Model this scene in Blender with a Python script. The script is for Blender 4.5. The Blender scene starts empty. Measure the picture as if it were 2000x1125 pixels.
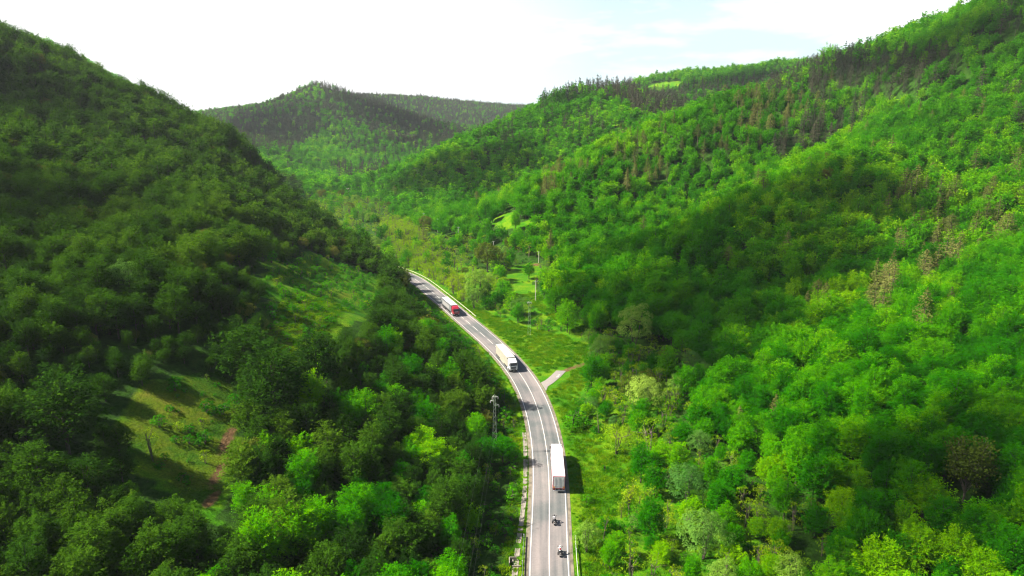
import bpy, bmesh, math, random
import numpy as np
from mathutils import Vector, Matrix

# =====================================================================  CAMERA, SKY, SUN, EXPOSURE
CAM_H, F_PX, HORIZON = 78.0, 1350.0, 225.0          # photo is 2000 x 1125
PITCH = math.atan((562.5-HORIZON)/F_PX)
scene = bpy.context.scene
C = scene.collection
cam_data = bpy.data.cameras.new('camera'); cam = bpy.data.objects.new('camera', cam_data); C.objects.link(cam)
cam.location = (0, 0, CAM_H); cam.rotation_euler = (math.pi/2-PITCH, 0, 0)
cam_data.sensor_width = 36; cam_data.lens = F_PX/2000*36; cam_data.clip_start = 1; cam_data.clip_end = 20000
scene.camera = cam
SUN_EL, SUN_AZ = math.radians(45), math.radians(266)   # azimuth clockwise from +Y: sun stands left of the valley
sun_dir = Vector((math.cos(SUN_EL)*math.sin(SUN_AZ), math.cos(SUN_EL)*math.cos(SUN_AZ), math.sin(SUN_EL)))
sd = bpy.data.lights.new('sun', 'SUN'); sd.energy = 5.0; sd.angle = math.radians(1.0); sd.color = (1, .93, .80)
sun = bpy.data.objects.new('sun', sd); C.objects.link(sun); sun.rotation_euler = sun_dir.to_track_quat('Z', 'Y').to_euler()
world = bpy.data.worlds.new('World'); scene.world = world; world.use_nodes = True
def sky_world():
    nt = world.node_tree; nt.nodes.clear(); N = nt.nodes.new; L = nt.links.new
    out = N('ShaderNodeOutputWorld'); bg = N('ShaderNodeBackground'); bg.inputs[1].default_value = 0.05
    sky = N('ShaderNodeTexSky'); sky.sky_type = 'NISHITA'; sky.sun_disc = False
    sky.sun_elevation = SUN_EL; sky.sun_rotation = SUN_AZ; sky.altitude = 500; sky.dust_density = 2.5; sky.air_density = 1.0
    tc = N('ShaderNodeTexCoord'); mp = N('ShaderNodeMapping'); mp.inputs['Scale'].default_value = (1.6, 1.6, 7)
    nz = N('ShaderNodeTexNoise'); nz.inputs['Scale'].default_value = 2.2; nz.inputs['Detail'].default_value = 7; nz.inputs['Roughness'].default_value = .55
    L(tc.outputs['Generated'], mp.inputs[0]); L(mp.outputs[0], nz.inputs['Vector'])
    rp = N('ShaderNodeValToRGB'); rp.color_ramp.elements[0].position = .49; rp.color_ramp.elements[1].position = .63
    L(nz.outputs[0], rp.inputs[0])
    # low bright cloud deck over the far end of the valley, thinning to blue overhead
    sx = N('ShaderNodeSeparateXYZ'); L(tc.outputs['Generated'], sx.inputs[0])
    el = N('ShaderNodeMapRange'); el.inputs[1].default_value = .32; el.inputs[2].default_value = .12; el.inputs[3].default_value = 0; el.inputs[4].default_value = 1
    L(sx.outputs['Z'], el.inputs[0])
    lft = N('ShaderNodeMapRange'); lft.inputs[1].default_value = .12; lft.inputs[2].default_value = -.15; lft.inputs[3].default_value = .0; lft.inputs[4].default_value = 1
    L(sx.outputs['X'], lft.inputs[0])
    mx = N('ShaderNodeMath'); mx.operation = 'MAXIMUM'; L(rp.outputs[0], mx.inputs[0]); L(lft.outputs[0], mx.inputs[1])
    ml = N('ShaderNodeMath'); ml.operation = 'MULTIPLY'; L(mx.outputs[0], ml.inputs[0]); L(el.outputs[0], ml.inputs[1])
    # thin veil of cloud everywhere in the low band, so that the blue is very pale
    veil = N('ShaderNodeMath'); veil.operation = 'MULTIPLY'; L(el.outputs[0], veil.inputs[0]); veil.inputs[1].default_value = .97
    m1 = N('ShaderNodeMixRGB'); L(veil.outputs[0], m1.inputs[0]); L(sky.outputs[0], m1.inputs[1]); m1.inputs[2].default_value = (6.0, 7.6, 7.95, 1)
    m2 = N('ShaderNodeMixRGB'); L(ml.outputs[0], m2.inputs[0]); L(m1.outputs[0], m2.inputs[1]); m2.inputs[2].default_value = (9.5, 9.5, 9.5, 1)
    L(m2.outputs[0], bg.inputs[0]); L(bg.outputs[0], out.inputs[0])
sky_world()
scene.view_settings.view_transform = 'Standard'; scene.view_settings.look = 'None'
scene.view_settings.exposure = 1.5; scene.view_settings.gamma = 1; scene.view_settings.use_curve_mapping = False
scene.cycles.use_denoising = True; scene.cycles.use_adaptive_sampling = False
scene.cycles.filter_width = 1.2; scene.cycles.max_bounces = 5; scene.cycles.diffuse_bounces = 2; scene.cycles.glossy_bounces = 2; scene.cycles.transmission_bounces = 4
scene.cycles.sample_clamp_indirect = 3; scene.cycles.volume_bounces = 0; scene.cycles.transparent_max_bounces = 12; scene.cycles.caustics_reflective = False; scene.cycles.caustics_refractive = False

# =====================================================================  SMALL HELPERS
def tag(o, label=None, cat=None, group=None, kind=None):
    if label: o['label'] = label
    if cat: o['category'] = cat
    if group: o['group'] = group
    if kind: o['kind'] = kind
    return o
def empty(name, loc=(0, 0, 0), rz=0.0, s=1.0):
    o = bpy.data.objects.new(name, None); C.objects.link(o); o.location = loc; o.rotation_euler = (0, 0, rz); o.scale = (s, s, s)
    o.empty_display_size = .5
    return o
def obj(name, me, parent=None, mats=None):
    o = bpy.data.objects.new(name, me); C.objects.link(o)
    if parent: o.parent = parent
    if mats is not None:
        for m in (mats if isinstance(mats, (list, tuple)) else [mats]): me.materials.append(m)
    return o
def mesh_np(name, V, F, mat_idx=None, smooth=False):
    """V (n,3), F list of arrays (m,k) of one k each"""
    me = bpy.data.meshes.new(name)
    if not isinstance(F, list): F = [F]
    me.vertices.add(len(V)); me.vertices.foreach_set('co', np.asarray(V, np.float32).ravel())
    tot = sum(f.size for f in F); npoly = sum(len(f) for f in F)
    me.loops.add(tot); me.polygons.add(npoly)
    me.loops.foreach_set('vertex_index', np.concatenate([f.ravel() for f in F]).astype(np.int32))
    ls = []; s = 0
    for f in F:
        ls.append(s+np.arange(len(f))*f.shape[1]); s += f.size
    me.polygons.foreach_set('loop_start', np.concatenate(ls).astype(np.int32))
    if mat_idx is not None: me.polygons.foreach_set('material_index', np.asarray(mat_idx, np.int32))
    me.update(calc_edges=True)
    me.polygons.foreach_set('use_smooth', np.full(npoly, smooth))
    me.validate()
    return me
class MB:
    """collects boxes, tubes and plates; build() links ONE mesh object"""
    def __init__(s): s.v = []; s.f = []
    def box(s, c, d, rot=None, taper=1.0, topshift=(0, 0)):
        b = len(s.v); hx, hy, hz = d[0]/2, d[1]/2, d[2]/2
        for z in (-1, 1):
            k = taper if z > 0 else 1
            for x, y in ((-1, -1), (1, -1), (1, 1), (-1, 1)):
                p = Vector((x*hx*k+(topshift[0] if z > 0 else 0), y*hy*k+(topshift[1] if z > 0 else 0), z*hz))
                if rot: p = rot @ p
                s.v.append(tuple(p+Vector(c)))
        for q in ((0, 3, 2, 1), (4, 5, 6, 7), (0, 1, 5, 4), (1, 2, 6, 5), (2, 3, 7, 6), (3, 0, 4, 7)): s.f.append(tuple(b+i for i in q))
    def tube(s, a, b, r, r2=None, n=8, cap=True):
        a = Vector(a); b = Vector(b); r2 = r if r2 is None else r2
        d = (b-a).normalized(); u = d.orthogonal().normalized(); w = d.cross(u); k = len(s.v)
        for p, rr in ((a, r), (b, r2)):
            for i in range(n):
                t = 2*math.pi*i/n; s.v.append(tuple(p+(u*math.cos(t)+w*math.sin(t))*rr))
        for i in range(n): j = (i+1) % n; s.f.append((k+i, k+j, k+n+j, k+n+i))
        if cap: s.f.append(tuple(k+n-1-i for i in range(n))); s.f.append(tuple(k+n+i for i in range(n)))
    def prism(s, prof, x0, x1):
        """profile of (y,z) points extruded along x"""
        k = len(s.v); n = len(prof)
        for x in (x0, x1):
            for y, z in prof: s.v.append((x, y, z))
        for i in range(n): j = (i+1) % n; s.f.append((k+i, k+j, k+n+j, k+n+i))
        s.f.append(tuple(k+n-1-i for i in range(n))); s.f.append(tuple(k+n+i for i in range(n)))
    def sphere(s, c, r, n=10, m=6):
        k = len(s.v); c = Vector(c); rx, ry, rz = (r, r, r) if not isinstance(r, (tuple, list)) else r
        for j in range(m+1):
            ph = math.pi*j/m
            for i in range(n):
                th = 2*math.pi*i/n; s.v.append((c.x+rx*math.sin(ph)*math.cos(th), c.y+ry*math.sin(ph)*math.sin(th), c.z+rz*math.cos(ph)))
        for j in range(m):
            for i in range(n):
                i2 = (i+1) % n; s.f.append((k+j*n+i, k+(j+1)*n+i, k+(j+1)*n+i2, k+j*n+i2))
    def mesh(s, name, bevel=0.0, smooth=False):
        me = bpy.data.meshes.new(name); me.from_pydata(s.v, [], s.f); me.validate()
        bm = bmesh.new(); bm.from_mesh(me)
        bmesh.ops.recalc_face_normals(bm, faces=bm.faces)
        if bevel: bmesh.ops.bevel(bm, geom=list(bm.edges), offset=bevel, segments=2, affect='EDGES', clamp_overlap=True)
        bm.to_mesh(me); bm.free()
        if smooth:
            for p in me.polygons: p.use_smooth = True
        return me
    def build(s, name, mat, parent=None, bevel=0.0, smooth=False):
        return obj(name, s.mesh(name, bevel, smooth), parent, mat)

# =====================================================================  MATERIALS
def new_mat(name):
    m = bpy.data.materials.new(name); m.use_nodes = True; nt = m.node_tree; nt.nodes.clear()
    out = nt.nodes.new('ShaderNodeOutputMaterial'); return m, nt, nt.nodes.new, nt.links.new, out
def paint(name, col, rough=.45, metal=0.0, dirt=.12, scale=6.0, spec=.5):
    m, nt, N, L, out = new_mat(name)
    p = N('ShaderNodeBsdfPrincipled'); p.inputs['Roughness'].default_value = rough; p.inputs['Metallic'].default_value = metal
    p.inputs['Specular IOR Level'].default_value = spec
    tc = N('ShaderNodeTexCoord'); nz = N('ShaderNodeTexNoise'); nz.inputs['Scale'].default_value = scale; nz.inputs['Detail'].default_value = 5
    L(tc.outputs['Object'], nz.inputs['Vector'])
    mx = N('ShaderNodeMixRGB'); mx.inputs[1].default_value = (*col, 1); mx.inputs[2].default_value = (*[c*(1-dirt*2.2) for c in col], 1)
    rp = N('ShaderNodeValToRGB'); rp.color_ramp.elements[0].position = .42; rp.color_ramp.elements[1].position = .7
    L(nz.outputs[0], rp.inputs[0]); L(rp.outputs[0], mx.inputs[0]); L(mx.outputs[0], p.inputs['Base Color'])
    L(p.outputs[0], out.inputs[0]); return m
def leaf_mat(name, cols, trans=(.16, .42, .02), tmix=.32, patch=.012, gain=1.0, big=None):
    """cols: list of leaf colours chosen per tree and per patch of wood; leaves let light through"""
    m, nt, N, L, out = new_mat(name)
    oi = N('ShaderNodeObjectInfo')
    nz = N('ShaderNodeTexNoise'); nz.inputs['Scale'].default_value = patch; nz.inputs['Detail'].default_value = 3
    L(oi.outputs['Location'], nz.inputs['Vector'])
    a = N('ShaderNodeMath'); a.operation = 'MULTIPLY_ADD'; a.inputs[1].default_value = .85; L(nz.outputs[0], a.inputs[0])
    b = N('ShaderNodeMath'); b.operation = 'MULTIPLY'; b.inputs[1].default_value = .42; L(oi.outputs['Random'], b.inputs[0])
    s = N('ShaderNodeMath'); s.operation = 'SUBTRACT'; s.inputs[1].default_value = .14; L(b.outputs[0], s.inputs[0])
    L(s.outputs[0], a.inputs[2])
    # leaf to leaf variation
    ge = N('ShaderNodeTexCoord'); n2 = N('ShaderNodeTexNoise'); n2.inputs['Scale'].default_value = .9; n2.inputs['Detail'].default_value = 3
    L(ge.outputs['Object'], n2.inputs['Vector'])
    c = N('ShaderNodeMath'); c.operation = 'MULTIPLY_ADD'; c.inputs[1].default_value = .45; L(n2.outputs[0], c.inputs[0])
    d = N('ShaderNodeMath'); d.operation = 'SUBTRACT'; d.inputs[1].default_value = .22; L(a.outputs[0], d.inputs[0]); L(d.outputs[0], c.inputs[2])
    rp = N('ShaderNodeValToRGB'); e = rp.color_ramp.elements
    while len(e) < len(cols): e.new(.5)
    for i, col in enumerate(cols):
        e[i].position = .22+.56*i/(max(1, len(cols)-1)); e[i].color = (col[0]*gain, col[1]*gain, col[2]*gain, 1)
    L(c.outputs[0], rp.inputs[0])
    df = N('ShaderNodeBsdfPrincipled'); df.inputs['Roughness'].default_value = .62; df.inputs['Specular IOR Level'].default_value = 0
    L(rp.outputs[0], df.inputs['Base Color'])
    tr = N('ShaderNodeBsdfTranslucent'); tm = N('ShaderNodeMixRGB'); tm.inputs[0].default_value = .5
    L(rp.outputs[0], tm.inputs[1]); tm.inputs[2].default_value = (*[t*gain for t in trans], 1)
    L(tm.outputs[0], tr.inputs[0])
    mx = N('ShaderNodeMixShader'); mx.inputs[0].default_value = tmix
    L(df.outputs[0], mx.inputs[1]); L(tr.outputs[0], mx.inputs[2]); L(mx.outputs[0], out.inputs[0])
    return m
M = {}
M['broadleaf'] = leaf_mat('broadleaf_leaves', [(.008, .095, .0004), (.024, .190, .0004), (.080, .310, .0004), (.230, .440, .0006)], trans=(.18, .56, .0004), tmix=.42, patch=.010)
M['broadleaf_dull'] = leaf_mat('shaded_left_slope_leaves', [(.012, .043, .005), (.024, .076, .005), (.046, .125, .006), (.092, .185, .008)], trans=(.10, .24, .005), tmix=.36, patch=.011)  # darker copy of the broadleaf leaves, the left slope's shade in their colour
M['far_brown'] = leaf_mat('late_leafing_oak', [(.050, .072, .038), (.080, .100, .052), (.115, .135, .062)], trans=(.10, .12, .05), tmix=.1)
M['conifer'] = leaf_mat('pine_needles', [(.070, .100, .020), (.115, .140, .028), (.165, .175, .045)], trans=(.16, .20, .03), tmix=.15)
M['dark_conifer'] = leaf_mat('dark_pine_needles', [(.026, .045, .022), (.052, .062, .034), (.085, .080, .050)], trans=(.07, .08, .04), tmix=.08)
M['willow'] = leaf_mat('willow_leaves', [(.055, .17, .030), (.11, .25, .035), (.20, .34, .035)], trans=(.2, .38, .03), tmix=.3)
M['pale'] = leaf_mat('pale_spring_leaves', [(.16, .30, .045), (.24, .38, .05), (.32, .43, .06)], trans=(.30, .44, .04), tmix=.3)
M['young'] = leaf_mat('young_yellow_green_leaves', [(.12, .27, .004), (.20, .35, .005), (.30, .42, .008)], trans=(.32, .55, .006), tmix=.38)
M['brown'] = leaf_mat('olive_brown_leaves', [(.060, .095, .010), (.100, .130, .014), (.145, .150, .022)], trans=(.14, .18, .02), tmix=.2)
M['bush'] = leaf_mat('bush_leaves', [(.010, .10, .002), (.030, .19, .002), (.080, .28, .004)], trans=(.09, .42, .002))
M['grass_blades'] = leaf_mat('grass_blade', [(.025, .15, .001), (.080, .23, .001), (.19, .29, .003)], trans=(.14, .38, .002), tmix=.3, patch=.06)
M['bark'] = paint('tree_bark', (.075, .06, .045), .9, dirt=.25, scale=3)
M['pale_bark'] = paint('pale_bark', (.13, .105, .075), .9, dirt=.2, scale=3)

def ground_mat():
    m, nt, N, L, out = new_mat('valley_ground')
    p = N('ShaderNodeBsdfPrincipled'); p.inputs['Roughness'].default_value = .95; p.inputs['Specular IOR Level'].default_value = .1
    g = N('ShaderNodeNewGeometry')
    def noise(sc, det=6, rough=.6):
        n = N('ShaderNodeTexNoise'); n.inputs['Scale'].default_value = sc; n.inputs['Detail'].default_value = det; n.inputs['Roughness'].default_value = rough
        L(g.outputs['Position'], n.inputs['Vector']); return n.outputs[0]
    def ramp(src, stops):
        r = N('ShaderNodeValToRGB'); e = r.color_ramp.elements
        while len(e) < len(stops): e.new(.5)
        for i, (po, c) in enumerate(stops): e[i].position = po; e[i].color = (*c, 1)
        L(src, r.inputs[0]); return r.outputs[0]
    def mix(f, a, b):
        x = N('ShaderNodeMixRGB'); L(f, x.inputs[0]); L(a, x.inputs[1]); L(b, x.inputs[2]); return x.outputs[0]
    grass = ramp(noise(.09, 8, .68), [(.30, (.016, .120, .001)), (.45, (.055, .190, .001)), (.57, (.120, .235, .002)), (.72, (.200, .240, .008))])
    fine = ramp(noise(2.4, 4), [(.35, (.45, .5, .45)), (.6, (1, 1, 1))])
    mul = N('ShaderNodeMixRGB'); mul.blend_type = 'MULTIPLY'; mul.inputs[0].default_value = .75; L(grass, mul.inputs[1]); L(fine, mul.inputs[2])
    litter = ramp(noise(.5, 6), [(.3, (.010, .028, .003)), (.55, (.022, .070, .004)), (.75, (.045, .090, .010))])
    dirt = ramp(noise(1.2, 6), [(.3, (.075, .045, .020)), (.6, (.15, .088, .040)), (.8, (.21, .145, .075))])
    def attr(n):
        a = N('ShaderNodeAttribute'); a.attribute_name = n; return a.outputs['Fac']
    def soft(n, sc, amt):
        a = N('ShaderNodeMath'); a.operation = 'MULTIPLY_ADD'; L(noise(sc, 5), a.inputs[0]); a.inputs[1].default_value = amt
        b = N('ShaderNodeMath'); b.operation = 'SUBTRACT'; L(attr(n), b.inputs[0]); b.inputs[1].default_value = amt*.5; L(b.outputs[0], a.inputs[2])
        r = N('ShaderNodeMapRange'); L(a.outputs[0], r.inputs[0]); r.inputs[1].default_value = .35; r.inputs[2].default_value = .65; return r.outputs[0]
    col = mix(soft('meadow', .22, .9), litter, mul.outputs[0])
    dull = N('ShaderNodeMixRGB'); dull.blend_type = 'MULTIPLY'; L(attr('dry'), dull.inputs[0]); L(col, dull.inputs[1]); dull.inputs[2].default_value = (.78, .60, 2.2, 1)
    col = mix(soft('dirt', .9, .8), dull.outputs[0], dirt)
    L(col, p.inputs['Base Color'])
    bp = N('ShaderNodeBump'); bp.inputs['Strength'].default_value = .8; bp.inputs['Distance'].default_value = .5; L(noise(1.6, 8, .7), bp.inputs['Height']); L(bp.outputs[0], p.inputs['Normal'])
    L(p.outputs[0], out.inputs[0]); return m
def asphalt_mat(name, base=(.225, .205, .20), dark=(.125, .138, .136), tracks=True):
    m, nt, N, L, out = new_mat(name)
    p = N('ShaderNodeBsdfPrincipled'); p.inputs['Roughness'].default_value = .85; p.inputs['Specular IOR Level'].default_value = .25
    g = N('ShaderNodeNewGeometry'); uv = N('ShaderNodeUVMap')
    def noise(v, sc, det=5):
        n = N('ShaderNodeTexNoise'); n.inputs['Scale'].default_value = sc; n.inputs['Detail'].default_value = det; L(v, n.inputs['Vector']); return n.outputs[0]
    big = N('ShaderNodeValToRGB'); L(noise(g.outputs['Position'], .07), big.inputs[0]); big.color_ramp.elements[0].position = .40; big.color_ramp.elements[1].position = .60
    c = N('ShaderNodeMixRGB'); L(big.outputs[0], c.inputs[0]); c.inputs[1].default_value = (*dark, 1); c.inputs[2].default_value = (*base, 1)
    last = c.outputs[0]
    if tracks:   # wear streaks running along the lanes
        mp = N('ShaderNodeMapping'); mp.inputs['Scale'].default_value = (1.1, .035, 1); L(uv.outputs[0], mp.inputs[0])
        r = N('ShaderNodeValToRGB'); L(noise(mp.outputs[0], 1.0, 4), r.inputs[0]); r.color_ramp.elements[0].position = .35; r.color_ramp.elements[0].color = (.66, .68, .70, 1); r.color_ramp.elements[1].position = .65; r.color_ramp.elements[1].color = (1.12, 1.06, 1.04, 1)
        k = N('ShaderNodeMixRGB'); k.blend_type = 'MULTIPLY'; k.inputs[0].default_value = .9; L(last, k.inputs[1]); L(r.outputs[0], k.inputs[2]); last = k.outputs[0]
    f = N('ShaderNodeValToRGB'); L(noise(g.outputs['Position'], 3, 8), f.inputs[0]); f.color_ramp.elements[0].position = .3; f.color_ramp.elements[0].color = (.82, .82, .82, 1); f.color_ramp.elements[1].position = .65
    k = N('ShaderNodeMixRGB'); k.blend_type = 'MULTIPLY'; k.inputs[0].default_value = .8; L(last, k.inputs[1]); L(f.outputs[0], k.inputs[2])
    L(k.outputs[0], p.inputs['Base Color']); L(p.outputs[0], out.inputs[0]); return m
M['ground'] = ground_mat()
M['asphalt'] = asphalt_mat('worn_asphalt')
M['layby'] = asphalt_mat('pale_asphalt', (.27, .24, .22), (.20, .19, .18), False)
M['gravel'] = paint('beige_gravel', (.20, .17, .12), .95, dirt=.25, scale=.6)
M['line'] = paint('road_paint', (.62, .58, .55), .7, dirt=.10, scale=1.5)
M['concrete'] = paint('weathered_concrete', (.25, .22, .18), .9, dirt=.2, scale=.8)
M['galv'] = paint('galvanised_steel', (.62, .63, .60), .55, .35, dirt=.12, scale=2)
M['rail_pale'] = paint('pale_weathered_rail', (.42, .41, .28), .6, .1, dirt=.15, scale=2)
M['lattice'] = paint('painted_lattice_steel', (.55, .62, .48), .6, .2, dirt=.1, scale=2)
M['pole'] = paint('pale_concrete_pole', (.46, .44, .38), .85, dirt=.1)
M['cable'] = paint('aluminium_cable', (.16, .18, .16), .5, .4)
M['insulator'] = paint('porcelain', (.45, .42, .38), .35)
M['white'] = paint('white_truck_paint', (.82, .82, .82), .4, dirt=.04)
M['cream'] = paint('shaded_cream_tarpaulin', (.36, .34, .28), .6, dirt=.10, scale=2)  # darker than the roof cream: the dimmer light on the sides is in the colour
M['redpaint'] = paint('red_truck_paint', (.36, .02, .045), .35, dirt=.06)
M['curtain'] = paint('grey_side_curtain', (.30, .29, .29), .6, dirt=.12)
M['cream_roof'] = paint('cream_roof_sheet', (.58, .55, .47), .6, dirt=.08)
M['redframe'] = paint('faded_red_frame', (.50, .13, .16), .5, dirt=.08)
M['doorgrey'] = paint('grey_trailer_doors', (.66, .62, .64), .5, dirt=.05, scale=2)
M['dark'] = paint('dark_plastic', (.02, .02, .022), .5)
M['tyre'] = paint('tyre_rubber', (.018, .018, .018), .85)
M['rim'] = paint('wheel_steel', (.40, .40, .41), .4, .6)
M['glass'] = paint('tinted_glass', (.015, .018, .02), .08, dirt=0)
M['orange'] = paint('orange_reflector', (.80, .28, .02), .4)
M['lamp_red'] = paint('red_lamp_glass', (.35, .01, .01), .3)
M['lamp_clear'] = paint('headlight_glass', (.75, .76, .74), .15)
M['sidegrey'] = paint('grey_trailer_side', (.16, .17, .18), .55, dirt=.1)
M['skin'] = paint('skin', (.50, .30, .22), .6)
M['jacket_grey'] = paint('grey_riding_jacket', (.42, .41, .44), .7, dirt=.12)
M['jacket_white'] = paint('white_riding_jacket', (.70, .69, .67), .7, dirt=.1)
M['red_cloth'] = paint('red_cloth', (.50, .03, .07), .7)
M['black_cloth'] = paint('black_riding_trousers', (.02, .02, .022), .75)
M['helmet_white'] = paint('white_helmet', (.82, .82, .82), .2, dirt=.02)
M['helmet_dark'] = paint('dark_helmet', (.05, .05, .06), .2)
M['wall'] = paint('cream_plaster', (.62, .56, .44), .9, dirt=.1)
M['rooftile'] = paint('pale_roof_sheet', (.66, .60, .48), .8, dirt=.12)

HAZE_DENSITY = 0.00006
# ---------------------------------------------------------------- camera model (photo 2000 x 1125)
def ray(px, py):
    u=(px-1000)/F_PX; v=(562.5-py)/F_PX
    return u, math.cos(PITCH)+v*math.sin(PITCH), -math.sin(PITCH)+v*math.cos(PITCH)
def P(px, py, D, canopy=9.0):
    """point seen at a pixel, D metres up the valley; canopy = height of the trees standing there"""
    u,y,z=ray(px,py); t=D/y
    return (u*t, D, CAM_H+z*t-canopy)
def G(px, py, z=0.0):
    u,y,zz=ray(px,py); t=(z-CAM_H)/zz
    return (u*t, y*t)
CENTRE=[(8,60),(6.0,85)]+[G(a,b) for a,b in [(1070.3,1125),(1072.4,1050),(1073.8,995.5),(1073.6,949.3),(1072.4,914.7),(1069,875.7),(1064,847),(1056.5,813.5),(1047.2,786),(1032.8,752),(1012,723.2),(976.8,683.2),(952.8,663.2),(924,637.6),(900,618.4),(872,593.3),(848.5,574.7),(816,547.3)]]+[(-57,346),(-76,366),(-98,388),(-122,418),(-145,460),(-165,520),(-185,600)]
def smooth_line(pts, step=2.0, passes=60):
    p=np.array(pts,float); d=np.r_[0,np.cumsum(np.hypot(*np.diff(p,axis=0).T))]
    s=np.arange(0,d[-1],step); q=np.c_[np.interp(s,d,p[:,0]),np.interp(s,d,p[:,1])]
    for _ in range(passes):
        q[1:-1]=q[1:-1]*.5+(q[:-2]+q[2:])*.25
    return q
ROAD=smooth_line(CENTRE)
CP=[]
def add(*a):
    for t in a: CP.append(t)
# left hill
add(P(0,50,430),P(120,95,430),P(250,160,430),P(380,232,430),P(520,300,420),P(640,370,400),P(700,440,360),P(780,530,325,6))
add(P(0,1125,75),P(0,900,95),P(0,700,120),P(0,400,210),P(0,200,330),P(300,1125,80),P(300,800,125,0),P(560,640,172,0),P(700,600,195,3),
    P(850,620,220),P(870,700,178),P(700,800,140),P(700,700,155),P(600,900,115),P(480,1000,98),P(800,900,128,7),P(900,1000,112,7),P(900,800,157,7),P(440,900,118,0),
    P(480,640,150),P(330,560,150),P(330,400,225),P(330,300,310),P(600,500,230),P(600,420,310),P(700,540,240),P(720,480,300),P(150,300,270),P(200,650,130))
add((-500,500,190),(-420,250,150),(-300,50,125),(-110,0,45),(-65,-60,35),(-20,60,3),(-30,30,8),(-200,560,15),(-300,600,55),(-140,500,0),(-400,600,110),(-240,480,60),(-160,455,28),(-340,470,118),(-100,425,8),(-520,800,150),(-350,800,60))
# valley floor
for x,y in [(-46,328),(-75,420),(-83,470),(-125,590),(-160,680),(-185,780),(-200,900),(-240,1000),(0,380),(11,310),(20,265),(24,220),(-50,465),(-20,420),(10,330),(30,180),(20,140),(22,105),(20,60),(10,0),(10,-60),(-110,650)]: add((x,y,0))
for x,y in ROAD[::12]: add((x,y,0.0))
for x,y in ROAD[::16]:
    if y<420: add((x+9,y+3,-0.4))
# right hill
add(P(1300,800,150),P(1500,700,180),P(1700,600,200),P(2000,480,220),P(1400,600,230),P(1700,450,280),P(1400,450,300),P(1400,385,340),P(1200,500,300),P(1130,560,270,6),
    P(1550,300,390),P(1700,240,420),P(1900,150,430),P(1930,0,480),P(2000,300,330),P(2000,1125,90),P(1600,1100,100),P(1400,1100,105,7),P(2000,800,130),P(1700,850,130),
    P(1800,55,560),P(1700,85,640),P(1620,110,700),P(1560,140,670),P(1420,178,600),P(1300,217,560),P(1150,290,520),P(1000,370,480),P(880,440,430))
add((118,395,15),(62,374,2),(170,440,33),(215,482,54),(86,402,8),(255,520,84),(115,222,9),(72,206,2),(165,243,19),(205,262,31),P(1300,330,470),P(1100,370,440),P(1450,270,480),P(1000,430,425,0),P(1560,220,520),
    (0,560,6),(80,620,32),(170,680,60),(-40,520,2))
add(P(1190,240,700,0),P(830,310,670),P(960,245,760),P(1060,192,840),P(1150,162,900),P(1240,172,920),P(1330,210,880),P(900,370,590),P(1000,300,660),P(1100,250,720),(-60,540,0),
    (-20,950,20),(60,1050,50),(-120,900,2),(-60,1100,15))
add(P(1230,168,1250,5),P(1330,145,1250,5),P(1450,134,1200),P(1520,114,1150),P(1600,125,1100),(600,1000,185),P(1250,200,1050),P(1400,182,950),
    (500,500,200),(700,300,210),(420,200,120),(310,50,80),(110,-50,35),(150,60,32),(900,900,220),(330,900,95))
# far hills
add(P(620,150,1500),P(540,186,1480),P(470,215,1450),P(400,240,1400),P(700,188,1560),P(800,228,1600),P(900,270,1620),P(640,212,1340),P(760,262,1260),P(840,300,1180),P(520,245,1250),
    P(640,300,1000),P(430,275,1150),(-270,870,2),(-560,1150,40),(-800,1300,70),(-280,1150,22),(-480,1700,70),(-200,1900,20))
add(P(690,185,2300),P(830,192,2300),P(960,210,2300),P(1030,207,2300),P(390,232,2600,4),(200,2300,90),(900,2300,120),(-1400,2300,60),(-1400,1200,120),(1600,1500,200),(-1500,3600,60),(0,3600,60),(1800,3600,60),(-1200,300,200),(1500,100,200),(-900,-100,120),(900,-150,120))
CP=np.array(CP)
SC=35.0
def phi(r): return np.sqrt(r*r+SC*SC)
d=np.hypot(CP[:,0][:,None]-CP[:,0][None],CP[:,1][:,None]-CP[:,1][None])
A=phi(d); n=len(CP)
# smoothing term
_w=np.linalg.solve(A+np.eye(n)*(-3.0), CP[:,2]-40)
def _noise(x,y,seed):
    r=np.random.RandomState(seed); o=np.zeros_like(x)
    for k in range(9):
        a=r.rand()*6.283; f=2*math.pi*(.7+.6*r.rand()); p=r.rand()*6.283
        o+=np.sin((x*math.cos(a)+y*math.sin(a))*f+p+1.3*np.sin((x*math.sin(a)-y*math.cos(a))*f*.6+p*2))
    return o/9**.5
def road_dist(x,y):
    x=np.asarray(x,float);y=np.asarray(y,float);sh=x.shape;xf=x.ravel();yf=y.ravel()
    out=np.full(xf.shape,1e9);side=np.zeros(xf.shape)
    for i in range(0,len(ROAD)-1,2):
        a=ROAD[i];b=ROAD[min(i+2,len(ROAD)-1)];dx,dy=b-a;L=dx*dx+dy*dy
        s=np.clip(((xf-a[0])*dx+(yf-a[1])*dy)/L,0,1)
        ex=xf-a[0]-s*dx;ey=yf-a[1]-s*dy;dd=np.hypot(ex,ey)
        m=dd<out;out[m]=dd[m];side[m]=np.sign(dx*ey[m]-dy*ex[m])
    return out.reshape(sh),side.reshape(sh)   # side +1 = left of travel away from camera
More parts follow.
